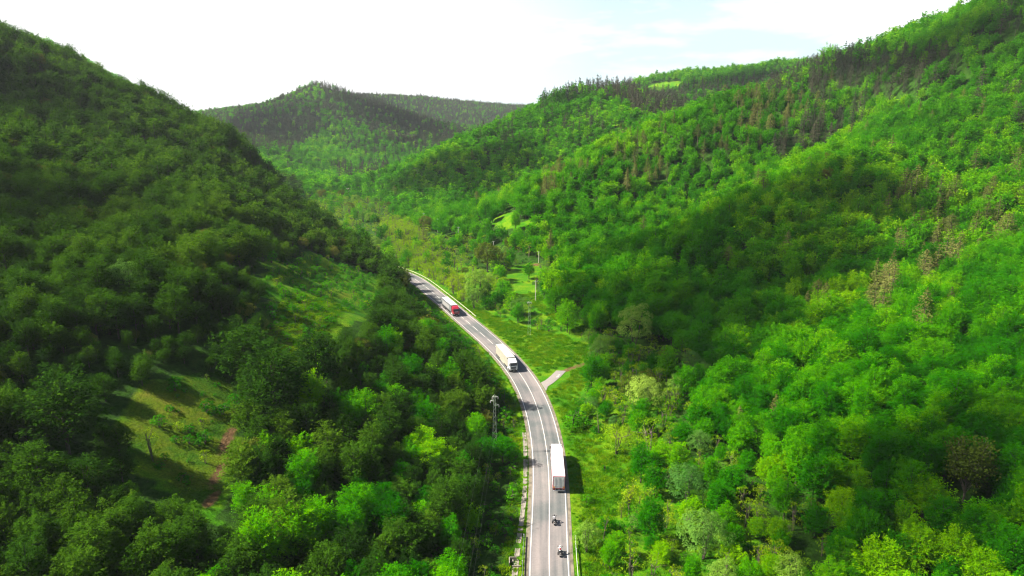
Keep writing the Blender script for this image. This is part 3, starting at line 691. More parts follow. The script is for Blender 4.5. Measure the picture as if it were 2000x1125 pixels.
bl=[dict(seed=1),dict(seed=2,H=11.5,R=3.6,nb=86,pointy=.12),dict(seed=3,H=9.5,R=4.1,hz=.40),dict(seed=4,H=12,R=3.4,nb=84,pointy=.2),dict(seed=5,H=8.5,R=3.2,nb=62),dict(seed=6,H=10.5,R=4.2,nb=78,plate=.38),dict(seed=7,H=11,R=3.6,nb=76,tilt=.5)]
reg('broadleaf',sprays,'broadleaf','bark',bl)
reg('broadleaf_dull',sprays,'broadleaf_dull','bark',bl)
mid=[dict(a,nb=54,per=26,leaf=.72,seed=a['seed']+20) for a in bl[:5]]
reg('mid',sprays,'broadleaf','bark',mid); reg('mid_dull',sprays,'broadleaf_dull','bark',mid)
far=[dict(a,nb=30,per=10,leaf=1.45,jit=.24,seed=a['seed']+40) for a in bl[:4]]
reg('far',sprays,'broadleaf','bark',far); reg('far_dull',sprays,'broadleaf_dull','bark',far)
cf=[dict(seed=1,R=3.4,top=.7),dict(seed=2,H=15,R=3.4,bare=.34,top=.65),dict(seed=3,H=12,R=3.2,bare=.12,top=.75),dict(seed=4,H=14,R=3.7,bare=.42,top=.5),dict(seed=5,H=13,R=3.0,top=.8)]
reg('conifer',conifer,'conifer','pale_bark',cf); reg('conifer_dark',conifer,'dark_conifer','bark',cf)
cfl=[dict(a,tiers=9,bpt=6,cpb=7,leaf=1.0,seed=a['seed']+9) for a in cf[:3]]
reg('far_brown',sprays,'far_brown','bark',far)
reg('conifer_far',conifer,'dark_conifer','bark',cfl)
wl=[dict(seed=31,H=8.5,R=3.6,nl=46,per=150,leaf=.30,narrow=.28,spread=.8,up=.7,multi=True,cz=.52,hz=.48),dict(seed=32,H=7,R=2.7,nl=36,per=160,leaf=.28,narrow=.28,spread=.85,up=.7,multi=True,cz=.52,hz=.48),dict(seed=33,H=9.5,R=3.3,nl=44,per=150,leaf=.3,narrow=.28,spread=.8,up=.7,multi=True,cz=.5,hz=.5)]
reg('willow',broadleaf,'willow','bark',wl); reg('pale',broadleaf,'pale','bark',wl)
yg=[dict(seed=51,H=6.5,R=2.2,nl=22,per=85,leaf=.22,narrow=.5,spread=.8,gap=.15,multi=True,cz=.5,hz=.5),dict(seed=52,H=8,R=2.0,nl=24,per=80,leaf=.22,gap=.2,spread=.8,multi=True,cz=.52,hz=.5),dict(seed=53,H=5,R=2.4,nl=20,per=90,leaf=.22,gap=.1,multi=True,cz=.5,hz=.5)]
reg('young',broadleaf,'young','pale_bark',yg)
reg('brown',broadleaf,'brown','bark',[dict(seed=61,H=8.5,R=3.8,nl=40,per=110,leaf=.28,gap=.08,spread=.85),dict(seed=62,H=7.5,R=3.0,nl=30,per=110,leaf=.28,gap=.15,multi=True)])
reg('twiggy',twiggy,'brown','pale_bark',[dict(seed=71,per=140,leaf=.3,nb=34),dict(seed=72,H=7,R=2.4,nb=22,per=90,leaf=.28)])
reg('bush',broadleaf,'bush','bark',[dict(seed=81,H=2.2,R=1.4,nl=13,per=150,leaf=.26,cz=.45,hz=.5,multi=True),dict(seed=82,H=1.5,R=1.1,nl=9,per=170,leaf=.24,cz=.45,hz=.5,multi=True),dict(seed=83,H=3.2,R=1.5,nl=15,per=140,leaf=.26,cz=.48,hz=.5,multi=True)])
reg('spindly',twiggy,'young','pale_bark',[dict(seed=91,H=8,R=1.1,nb=16,leaf=.22,per=60),dict(seed=92,H=6,R=.9,nb=12,leaf=.22,per=60)])
def tuft(seed,n=150,w=1.1,h=.5):
    rs=np.random.RandomState(seed);p=np.c_[rs.normal(size=(n,2))*w*.5,np.zeros(n)];d=unit(np.c_[rs.normal(size=(n,2))*.55,np.ones(n)])
    l=h*(.5+rs.rand(n));p=p+d*l[:,None]*.45;v,f=cards(rs,p,unit(np.cross(d,rnd_dirs(rs,n))),d,l,l*.22,.2);return v,f
TUFT=[]
for i,(n,w,h) in enumerate([(170,1.2,.42),(120,.8,.6),(200,1.5,.34)]):
    v,f=tuft(100+i,n,w,h); m_=mesh_np('tuft',v,f); m_.materials.append(M['grass_blades']); TUFT.append(m_)

# =====================================================================  WHERE THINGS GROW
rs=np.random.RandomState(11)
def jitter_grid(y0,y1,sp,xmax):
    ys=np.arange(y0,y1,sp*.9);o=[]
    for k,y in enumerate(ys):
        xs=np.arange(-xmax(y),xmax(y),sp)+(k%2)*sp*.5; o.append(np.c_[xs,np.full(len(xs),y)])
    o=np.concatenate(o); return o+rs.uniform(-.42,.42,o.shape)*sp
A1=np.r_[jitter_grid(62,175,4.2,lambda y:.80*y+26),jitter_grid(175,430,4.7,lambda y:.80*y+26)]; A2=jitter_grid(430,900,6.4,lambda y:.79*y+20); A3=jitter_grid(900,2550,7.8,lambda y:.62*y+20 if y<1400 else 860)
def sgn(p): return np.ones(len(p))
HEDGEPX=[(740,430),(800,430),(860,500),(925,585),(925,625),(870,575),(815,530),(765,480)]
A0=jitter_grid(250,620,2.9,lambda y:.25*y); hx_,hy_,_=project(A0[:,0],A0[:,1],zat(A0[:,0],A0[:,1])+3)
A0=A0[inpoly(hx_,hy_,HEDGEPX)&(road_dist(A0[:,0],A0[:,1])[1]<0)]; NH=len(A0)
TP=np.r_[A0,A1,A2,A3]; Z=zat(TP[:,0],TP[:,1]); TD,TS=road_dist(TP[:,0],TP[:,1]); X,Y=TP.T
PX,PY,DEP=project(X,Y,Z+6)
clear=np.zeros(len(X),bool)
for nm_,p in CLEAR.items(): clear|=inpoly(X,Y,p)&((nm_ not in ('crest',))|(np.random.RandomState(len(nm_)).rand(len(X))>.4))
QX,QY,QD=project(X,Y,Z+4);QX2,QY2,_=project(X,Y,Z+7.5)
def rs_(n_): return np.random.RandomState(len(n_)).rand(len(X))
for nm_,p in CLEARPX.items():
    D_=np.mean([q[1] for q in CLEAR[nm_]]); clear|=(inpoly(QX,QY,p)|(inpoly(QX2,QY2,p) if nm_ in('track','upper','scrub') else False))&(abs(Y-D_)<.3*D_)&((nm_ not in ('crest',))|(rs_(nm_)>.4))
scrub=inpoly(X,Y,SCRUB)
floor_r=(Z<2.0)&(TS<0)&(Y<700)&(X<60)&(TD<75)|(inpoly(PX,PY,[(740,430),(860,440),(1000,470),(1050,520),(940,620),(870,575),(815,530),(765,480)])&(Z<2.5)&(Y>250)&(TS<0))
keep=~clear&~scrub&(TD>np.where(TS>0,np.where(Y>230,6.5,8.5),8.0))
# the dark bank beside the road under the pylon stays open; power line corridor
keep&=~((TS>0)&(TD<np.where(Y<200,14.5,np.where(Y<335,12,9))))
# crowns never hang over the part of the road the photo shows
EL=offset(ROAD,-3.9);ER=offset(ROAD,3.9);e_=(ROAD[:,1]<326)&(ROAD[:,1]>80);EL=EL[e_];ER=ER[e_]
ELp=np.array(project(EL[:,0],EL[:,1],0*EL[:,0])[:2]).T[::4];ERp=np.array(project(ER[:,0],ER[:,1],0*ER[:,0])[:2]).T[::4]
nr_=(TD<70)&(Y<345)
ROADPX=[tuple(p) for p in ELp]+[tuple(p) for p in ERp[::-1]]
for hz_ in (2.5,6,9):
    qx,qy,qd=project(X,Y,Z+hz_); rr=3.0*F_PX/qd
    dd=np.minimum(segdist(qx,qy,[tuple(p) for p in ELp]),segdist(qx,qy,[tuple(p) for p in ERp]))
    keep&=~(nr_&((dd<rr)|inpoly(qx,qy,ROADPX)))
def nearpt(pts,r):
    m=np.zeros(len(X),bool)
    for (x,y) in pts: m|=np.hypot(X-x,Y-y)<r
    return m
# kinds
kind=np.where(TS>0,'left','right').astype(object)
left=(TS>0)&(Y<700)
con=np.zeros(len(X),bool);dark=np.zeros(len(X),bool)
ro=rs.rand(len(X))
def zone(poly,prob,dk=False,y0=0,y1=9999):
    global con,dark
    m=inpoly(PX,PY,poly)&(ro<prob)&(Y>y0)&(Y<y1)&~left; con|=m; dark|=m&dk
zone([(1030,385),(1060,350),(1180,290),(1300,235),(1320,250),(1290,290),(1180,330),(1090,375)],.38,y0=440)
zone([(1200,330),(1290,280),(1320,300),(1300,350),(1230,380)],.35,y0=430)
zone([(1420,200),(1480,165),(1600,170),(1620,215),(1560,250),(1470,240)],.35,y0=400)
zone([(1400,240),(1560,250),(1500,300),(1380,290)],.25,y0=400)
zone([(1500,150),(1620,105),(1900,90),(1850,160),(1720,190),(1560,200),(1500,180)],.55,True,y0=430)
zone([(1630,110),(1850,95),(1860,135),(1760,175),(1640,170)],.8,True,y0=450)
zone([(1940,20),(2010,0),(2010,60),(1950,60)],.8,True)
zone([(1500,300),(1560,240),(1680,200),(1720,215),(1600,275),(1530,320)],.7,True,y0=340)
zone([(1140,165),(1250,160),(1340,205),(1340,240),(1240,215),(1180,185)],.85,True,y0=700)
zone([(1050,180),(1150,165),(1160,185),(1060,200)],.5,True,y0=700)
zone([(1240,175),(1600,140),(1600,200),(1300,215)],.6,True,y0=800)
zone([(1720,370),(1780,340),(1900,330),(2010,330),(2010,460),(1920,500),(1820,540),(1740,500)],.20)
zone([(1780,480),(1840,440),(1860,520),(1800,550)],.5)
zone([(1690,540),(1750,520),(1750,600),(1700,610)],.5); zone([(1560,600),(1640,560),(1650,640),(1580,650)],.25)
zone([(1880,130),(2010,150),(2010,260),(1900,240)],.15,True)
zone([(1050,225),(1180,210),(1180,260),(1060,270)],.22,True,y0=600)
zone([(930,250),(1040,220),(1040,290),(930,300)],.14,True,y0=600)
zone([(640,320),(760,320),(760,365),(680,375)],.5,y0=800)
zone([(620,160),(760,200),(900,265),(880,290),(720,225),(640,190)],.75,True,y0=1200)
zone([(410,235),(620,210),(640,250),(560,300),(450,280)],.6,True,y0=900)
zone([(600,230),(900,300),(800,330),(700,300)],.25,True,y0=900)
zone([(690,180),(1040,200),(1030,250),(900,260)],.4,True,y0=1800)
con|=(ro>.992)&~floor_r&~left
lcon=left&(ro<.028)&(Y>120)
keep&=~(floor_r&(Y>225)&(Y<520)&(rs.rand(len(X))<.30)&(np.arange(len(X))>=NH))
r2=rs.rand(len(X))
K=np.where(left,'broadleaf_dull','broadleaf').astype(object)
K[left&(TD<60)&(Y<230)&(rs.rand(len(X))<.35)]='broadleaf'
K[con]='conifer';K[con&dark]='conifer_dark';K[lcon]='twiggy'
K[left&(r2>.975)]='brown'
K[~left&~con&~floor_r&(Y<420)&(r2>.992)]='twiggy'
fr=floor_r&~con
K[fr&(r2<.05)]='willow';K[fr&(r2>=.05)&(r2<.48)]='young';K[fr&(Y>300)&(r2>.05)&(r2<.80)]='young';K[fr&(r2>=.48)&(r2<.495)]='brown';K[fr&(r2>=.495)&(r2<.62)]='bush'
hedge=(np.arange(len(X))<NH); K[hedge]='young'
SCL=.60+.52*rs.rand(len(X))**1.3
SCL*=np.where(np.isin(K,['broadleaf','broadleaf_dull']),np.where(fr,.82,1.0),1.0)
SCL*=np.where(Y<175,.86,1.0)
SCL*=np.where(Y>900,1.08,1.0)*np.where((Y>430)&(Y<=900),1.08,1.0)
SCL*=np.where(np.isin(K,['conifer','conifer_dark']),1.12,1.0)
SCL*=np.where((TS<0)&(TD<12)&np.isin(K,['broadleaf']),.7,1)
SCL*=np.where((TS>0)&(TD<14)&(Y<260),.72,1)
YAW=rs.uniform(0,6.283,len(X)); VAR=rs.randint(0,1000,len(X))
# lower growth on the uphill side of the clearings, so that the sun reaches the grass
for nm_ in ('track','upper','scrub'):
    pc=np.array(CLEAR[nm_]); SCL*=np.where(segdist(X+7,Y,[tuple(p) for p in pc])<8,.62,1)
# ---- special trees, read off the photo: (base px, base py, kind, variant, width px in photo, label, category)
SPECIAL=[
 (1258,806,'pale',0,66,'pale cream green rounded tree beside the dark stream gap right of the side road','tree'),
 (1232,790,'brown',1,46,'olive brown tree touching the left side of the pale cream green tree','tree'),
 (1168,714,'willow',1,38,'small rounded grey green tree just above the end of the dirt track','tree'),
 (1238,682,'pale',2,62,'large pale olive tree at the foot of the dark right slope above the side road','tree'),
 (1372,1098,'willow',0,92,'big grey green willow with a yellowish crown near the bottom edge right of the road','tree'),
 (952,531,'brown',0,48,'round brownish tree with a visible pale trunk on the far meadow edge','tree'),
 (932,592,'willow',2,46,'tall grey green willow below the round brownish tree','tree'),
 (926,603,'willow',1,32,'smaller grey green willow beside the guard rail past the red truck','tree'),
 (1203,888,'young',2,66,'broad yellow green young tree at the back of the roadside meadow','tree'),
 (1268,898,'young',0,64,'yellow green young tree with reddish tips, second from the roadside meadow','tree'),
 (1338,985,'willow',0,74,'feathery grey green willow at the right slope foot level with the nearest lorry','tree'),
 (1146,1082,'willow',1,50,'grey green willow bush closest to the right guard rail','tree'),
 (1408,1150,'willow',2,56,'bluish pale green treetop cut by the bottom edge right of the big willow','tree'),
 (1122,838,'bush',0,58,'wide dark green bush standing alone in the roadside meadow above the white trailer','bush'),
 (1182,922,'bush',1,15,'tiny dark green bush alone in the roadside meadow','bush'),
 (1228,1006,'spindly',0,30,'thin spindly young tree on the meadow edge, tallest of its clump','tree'),
 (1263,1002,'spindly',1,30,'thin spindly young tree right of the tallest spindly one','tree'),
 (1213,1014,'spindly',1,22,'thin spindly young tree closest to the road in its clump','tree'),
 (943,588,'broadleaf',4,20,'small bright green tree in front of the tall grey green willow','tree'),
 (1085,612,'broadleaf',2,42,'dark round tree beside the utility pole on the flat meadow','tree'),
 (1033,545,'broadleaf',4,24,'small dark tree standing alone at the far end of the flat meadow','tree'),
 (1108,650,'broadleaf',5,44,'dark spreading tree at the lower end of the flat meadow','tree'),
 (483,748,'broadleaf_dull',2,92,'dome shaped dark tree standing free between the two clearings on the left slope','tree'),
 (135,888,'broadleaf_dull',0,118,'large dome shaped tree at the left edge of the clearing with the dirt track','tree'),
 (622,775,'broadleaf_dull',6,74,'broad dark tree on the lower edge of the upper left clearing','tree'),
 (540,830,'broadleaf_dull',5,110,'big dark tree between the dirt track and the roadside forest','tree'),
 (300,905,'young',1,34,'small bright green sapling in the middle of the clearing with the dirt track','tree'),
 (402,905,'young',0,22,'small sapling right beside the dirt track','tree'),
 (250,575,'willow',0,58,'pale grey green crown standing out in the dark left slope','tree'),
 (962,435,'broadleaf',4,22,'small round light tree at the left end of the bright hillside meadow','tree'),
 (1007,452,'broadleaf',3,20,'narrow dark tree in the middle of the bright hillside meadow','tree'),
 (1616,135,'broadleaf',2,34,'round crown standing up on the right hand skyline','tree'),
 (1880,985,'twiggy',0,80,'half bare brownish tree on the right slope near the picture edge','tree'),
 (832,452,'brown',0,26,'reddish brown tree at the foot of the second hill','tree'),
 (795,470,'young',2,34,'yellowish tree at the head of the roadside thicket','tree'),
 (828,482,'conifer',0,14,'lone brownish pine at the head of the roadside thicket','tree'),
 (1075,505,'conifer',4,18,'lone brownish pine at the foot of the right slope near the twin poles','tree'),
 (1718,640,'conifer',1,30,'pale trunked pine standing alone in the green right slope','tree'),
 (940,915,'broadleaf',4,46,'small dark tree in front of the foot of the left lattice mast','tree'),
 (982,908,'broadleaf',2,44,'low round tree right of the foot of the left lattice mast','tree'),
 (1362,285,'conifer',3,14,'tall bare trunked pine in the sunlit slope','tree'),
]
SP=[]
for px,py,k,v,w,lab,cat in SPECIAL:
    x,y,z=hit(px,min(py,1124)) if py<=1124 else (*G(px,py,1.0),0)
    if py>1124: z=float(zat(x,y))
    d=project(x,y,z)[2]; cm=PROTO[k][v][0]
    co=np.zeros(len(cm.vertices)*3);cm.vertices.foreach_get('co',co);co=co.reshape(-1,3)
    wid=np.percentile(co[:,0],98)-np.percentile(co[:,0],2)
    s=w/F_PX*d/wid; SP.append((x,y,z,k,v,s,lab,cat,wid*s/2))
for x,y,z,k,v,s,lab,cat,r in SP: keep&=~(np.hypot(X-x,Y-y)<r*.8+1.6)
# poles, mast, house and culvert keep a gap
HOUSE=hit(682,377)
GAPS=[(HOUSE[0],HOUSE[1],10),(*hit(1033,655)[:2],3.5),(*hit(1045.5,588)[:2],3),(*hit(1052,514)[:2],4),(*G(1000,1100),5)]
MAST=(-4.1,150.0); GAPS.append((*MAST,2.5))
for x,y,r in GAPS: keep&=~(np.hypot(X-x,Y-y)<r)
# sight lines that the photo leaves open to these objects
def openline(px0,px1,py0,py1,D0,D1):
    global keep
    bx,by,_=project(X,Y,Z+5); keep&=~((bx>px0)&(bx<px1)&(by>py0)&(by<py1)&(Y>D0)&(Y<D1))
openline(1020,1046,600,668,150,262); openline(1036,1056,560,600,200,300)
# ---- what the hills hide is left out
LY=np.linspace(0.03,.985,70)
def blocked(x,y,z,margin):
    m=np.full(len(x),-1e9)
    for f in LY:
        yy=y*f; c=zat(x*f,yy)+4.0*(zat(x*f,yy)>2)-(CAM_H+(z-CAM_H)*f); m=np.maximum(m,np.where(y*(1-f)>8,c,-1e9))
    return m>margin
keep&=~blocked(X,Y,Z+11,9+0*Y)
idx=np.nonzero(keep)[0]
# ---- which ones show largest
def rank(idx):
    order=idx[np.argsort(Y[idx])]; W_,H_=512,288; own=np.zeros((H_,W_),np.int32); cnt={}
    hgt={'bush':1.2,'young':4,'spindly':4}
    for i in order:
        r=3.9*SCL[i]*(.35 if K[i]=='bush' else .6 if K[i] in('young','conifer','conifer_dark') else 1)
        px,py,d=project(X[i],Y[i],Z[i]+6*SCL[i]); cx,cy,rr=px*W_/2000,py*W_/2000,r*F_PX/d*W_/2000
        if cx<-rr or cx>W_+rr or cy<-rr or cy>H_+rr: continue
        x0,x1,y0,y1=int(max(0,cx-rr)),int(min(W_,cx+rr+1)),int(max(0,cy-rr)),int(min(H_,cy+rr+1))
        if x1<=x0 or y1<=y0: continue
        yy,xx=np.mgrid[y0:y1,x0:x1]; m=((xx-cx)**2+(yy-cy)**2<rr*rr)&(own[y0:y1,x0:x1]==0)
        c=int(m.sum()); own[y0:y1,x0:x1][m]=1; cnt[i]=c
    return cnt
cnt=rank(idx); vis=np.zeros(len(X)); 
for i,c in cnt.items(): vis[i]=c
hid=blocked(X,Y,Z+9,1.0+0*Y); vis[hid]*=.05
FAM={'broadleaf':'b','broadleaf_dull':'b','conifer':'c','conifer_dark':'c','willow':'w','young':'y','brown':'n','bush':'u','twiggy':'t','spindly':'t'}
fam=np.array([FAM[k] for k in K])
QUOTA={'b':262,'c':170,'w':90,'y':220,'n':60,'u':60,'t':60}
single=np.zeros(len(X),bool)
for f_,q_ in QUOTA.items():
    ii=idx[fam[idx]==f_]; ii=ii[np.argsort(-vis[ii])][:q_]; ii=ii[vis[ii]>0]; single[ii]=True
NAMES={'broadleaf':'broadleaf_tree','broadleaf_dull':'broadleaf_tree','conifer':'pine_tree','conifer_dark':'pine_tree','willow':'willow_tree','pale':'pale_tree','young':'young_tree','brown':'brown_tree','bush':'bush','twiggy':'bare_tree','spindly':'sapling'}
def plant_tree(kind_,v,x,y,z,s,yaw,label,cat,group,sz=None):
    cm,tm,_=PROTO[kind_][v%len(PROTO[kind_])]
    e=empty(NAMES[kind_],(x,y,z),yaw,s)
    if sz: e.scale=(s,s,s*sz)
    tag(e,label,cat,group); obj('crown',cm,e); obj('trunk',tm,e); return e
for x,y,z,k,v,s,lab,cat,r in SP: plant_tree(k,v,x,y,z-.05,s,.7,lab,cat,None)
ADJ={'broadleaf':'leafy green tree','broadleaf_dull':'leafy dark green tree','conifer':'olive green pine','conifer_dark':'dark grey green pine','willow':'grey green willow','young':'thin yellow green young tree','brown':'olive brown tree','bush':'low green bush','twiggy':'half bare brownish tree','spindly':'thin sapling'}
def region(i):
    px,py=PX[i],PY[i];y=Y[i]
    if TS[i]>0 and y<700:
        if px>760 and py>640: return 'between the left road edge and the lattice mast'
        if py>640 and px>470: return 'in the wood between clearings and road'
        if py>880: return 'below the dirt track clearing'
        if py>560: return 'left of the dirt track clearing' if px<480 else 'beside the upper left clearing'
        if py>400: return 'halfway up the left slope'
        return 'high on the left slope under the skyline'
    if floor_r[i]:
        if y>300: return 'on the valley floor past the red lorry'
        if y>215: return 'around the flat meadow with the poles'
        if y>150: return 'between side road and right slope foot'
        return 'right of the meadow beside the motorcycles'
    if y>700: return 'on the farther hills'
    if y>405: return 'on the sunlit spur behind the right slope'
    if py>800: return 'lowest on the right slope'
    if py>520: return 'on the right slope level with the white lorries'
    if py>300: return 'in the dark hollow of the right slope'
    return 'high on the right slope under the skyline'
for i in np.nonzero(single)[0]:
    k=K[i]; r=region(i)
    lab='one of the '+ADJ[k]+'s '+r
    plant_tree(k,int(VAR[i]),X[i],Y[i],Z[i]-.1,SCL[i],YAW[i],lab,'bush' if k=='bush' else 'tree',ADJ[k]+'s '+r)
# ---- the rest of the woods, one mass per kind
def scatter(name,label,cat,pts,scl,yaw,pick,meshes):
    col=bpy.data.collections.new(name+'_models')
    for j,mh in enumerate(meshes):
        o=bpy.data.objects.new('%s_model_%02d'%(name,j),mh); col.objects.link(o)
    me=bpy.data.meshes.new(name); me.vertices.add(len(pts)); me.vertices.foreach_set('co',np.asarray(pts,np.float32).ravel())
    for nm,ty,arr in (('scl','FLOAT',scl),('yaw','FLOAT',yaw),('pick','INT',pick)):
        a=me.attributes.new(nm,ty,'POINT'); a.data.foreach_set('value',np.asarray(arr,np.float32 if ty=='FLOAT' else np.int32))
    o=obj(name,me); tag(o,label,cat,kind='stuff')
    g=bpy.data.node_groups.new(name,'GeometryNodeTree'); g.interface.new_socket('Geometry',in_out='INPUT',socket_type='NodeSocketGeometry'); g.interface.new_socket('Geometry',in_out='OUTPUT',socket_type='NodeSocketGeometry')
    N=g.nodes.new;L=g.links.new; gi=N('NodeGroupInput');go=N('NodeGroupOutput'); mp=N('GeometryNodeMeshToPoints'); ip=N('GeometryNodeInstanceOnPoints'); ci=N('GeometryNodeCollectionInfo')
    ci.inputs['Collection'].default_value=col; ci.inputs['Separate Children'].default_value=True; ci.inputs['Reset Children'].default_value=True
    def at(nm,ty):
        a=N('GeometryNodeInputNamedAttribute'); a.data_type=ty; a.inputs[0].default_value=nm; return a.outputs['Attribute']
    cx=N('ShaderNodeCombineXYZ'); L(at('yaw','FLOAT'),cx.inputs['Z'])
    L(gi.outputs[0],mp.inputs[0]); L(mp.outputs[0],ip.inputs['Points']); L(ci.outputs[0],ip.inputs['Instance']); ip.inputs['Pick Instance'].default_value=True
    L(at('pick','INT'),ip.inputs['Instance Index']); L(cx.outputs[0],ip.inputs['Rotation']); L(at('scl','FLOAT'),ip.inputs['Scale']); L(ip.outputs[0],go.inputs[0])
    md=o.modifiers.new('scatter','NODES'); md.node_group=g; return o
rest=idx[~single[idx]]
def emit(name,label,cat,sel,kindmap):
    ii=rest[sel[rest]]
    if not len(ii): return
    ms=[];base={}
    for kk in sorted(set(kindmap(i) for i in ii)): base[kk]=len(ms); ms+=[p[2] for p in PROTO[kk]]
    pick=[base[kindmap(i)]+int(VAR[i])%len(PROTO[kindmap(i)]) for i in ii]
    scatter(name,label,cat,np.c_[X[ii],Y[ii],Z[ii]-.15],SCL[ii],YAW[ii],pick,ms)
FB=inpoly(PX,PY,[(380,225),(620,140),(700,180),(1040,200),(1040,215),(900,285),(850,300),(760,268),(640,225),(600,262),(560,305),(430,300)])&(Y>1000)&(rs.rand(len(X))<.62)
def bmap(i):
    d=K[i]=='broadleaf_dull'
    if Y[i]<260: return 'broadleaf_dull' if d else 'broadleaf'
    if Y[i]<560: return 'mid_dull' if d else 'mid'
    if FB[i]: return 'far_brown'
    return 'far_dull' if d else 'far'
emit('forest','green broadleaf forest covering the slopes on both sides of the valley','forest',fam=='b',bmap)
emit('pine_forest','pines growing in dark bands through the woods of the right hand hills','forest',fam=='c',lambda i:'conifer_far' if Y[i]>700 else K[i])
emit('thicket','thin yellow green and grey thicket along the valley floor','forest',np.isin(fam,['w','y','n','t','u']),lambda i:K[i])
print('TREES',len(idx),'single',single.sum(),{f:int((fam[idx]==f).sum()) for f in QUOTA})
# ---- low bushes and grass
def free(x,y): return ~((x-MAST[0])**2+(y-MAST[1])**2<1)
U=jitter_grid(90,330,2.6,lambda y:.30*y+30); ux,uy=U.T; uz=zat(ux,uy); ud,us=road_dist(ux,uy); uc=np.zeros(len(ux),bool)
for p in CLEAR.values(): uc|=inpoly(ux,uy,p)
usc=inpoly(ux,uy,SCRUB); r3=rs.rand(len(ux))
dryz=inpoly(ux,uy,CLEAR['track'])|inpoly(ux,uy,CLEAR['upper'])
near_l=(us>0)&(ud>7.2)&(ud<22)&(r3<.8)
near_r=(us<0)&(ud>9)&(ud<45)&(uz<2)&~uc&(r3<.5)
ku=usc&(r3<.85)|dryz&(r3<.8)|near_l|near_r|(uc&~dryz&(r3<.05)&(ud>7))
lx=np.array([G(*p) for p in [(1066,752),(1098,726)]]); ku&=segdist(ux,uy,[tuple(lx[0]),tuple(lx[1])])>3.8
ku&=segdist(ux,uy,TRACK)>2.2
for x,y,z,k,v,s,lab,cat,r in SP: ku&=~(np.hypot(ux-x,uy-y)<r*.7)
for x,y,r in GAPS: ku&=~(np.hypot(ux-x,uy-y)<r*.7)
j=np.nonzero(ku)[0]; sc_=rs.uniform(.5,1.25,len(j))*np.where(us[j]>0,1,.8)*np.where(uc[j],rs.uniform(.25,1.0,len(j)),1)
pk=rs.randint(0,3,len(j)); yk=(rs.rand(len(j))<.22); pk=np.where(yk,3+rs.randint(0,3,len(j)),pk); sc_=np.where(yk,sc_*.45,sc_)
scatter('undergrowth','low bushes and saplings along the road bank and in the clearings','undergrowth',np.c_[ux[j],uy[j],uz[j]-.1],sc_,rs.uniform(0,6.28,len(j)),pk,[p[2] for p in PROTO['bush']]+[p[2] for p in PROTO['young']])
U=jitter_grid(95,300,1.15,lambda y:.22*y+24); ux,uy=U.T; uz=zat(ux,uy); ud,us=road_dist(ux,uy); uc=np.zeros(len(ux),bool)
for n_ in ('strip','verge','flat','track','upper'): uc|=inpoly(ux,uy,CLEAR[n_])
uc|=(us<0)&(ud<12)&(uy<300); uc|=(us>0)&(ud<8.4)&(ud>5.9)
ku=uc&(ud>np.where(us>0,5.9,4.75))&(rs.rand(len(ux))<.75); ku&=segdist(ux,uy,[tuple(lx[0]),tuple(lx[1])])>3.3
ku&=segdist(ux,uy,TRACK)>1.0; ku&=segdist(ux,uy,TRACK2)>1.2
strip_l=(us>0)&(ud<8); j=np.nonzero(ku)[0]
# thin grass line between shoulder and channel
n_=len(ROAD); 
gl=offset(ROAD,-4.72)[(ROAD[:,1]>100)&(ROAD[:,1]<330)]; gl=np.repeat(gl,4,0)+rs.uniform(-1,1,(len(gl)*4,2))*[.12,1.0]
gp=np.r_[np.c_[ux[j],uy[j],uz[j]-.03],np.c_[gl,np.zeros(len(gl))-.03]]
gs=np.r_[rs.uniform(.5,1.15,len(j))*np.where(ud[j]<6.5,.6,1),rs.uniform(.25,.42,len(gl))]
scatter('grass','uneven meadow grass on the verges and clearings','grass',gp,gs,rs.uniform(0,6.28,len(gp)),rs.randint(0,3,len(gp)),TUFT)
print('GRASS',len(gp))

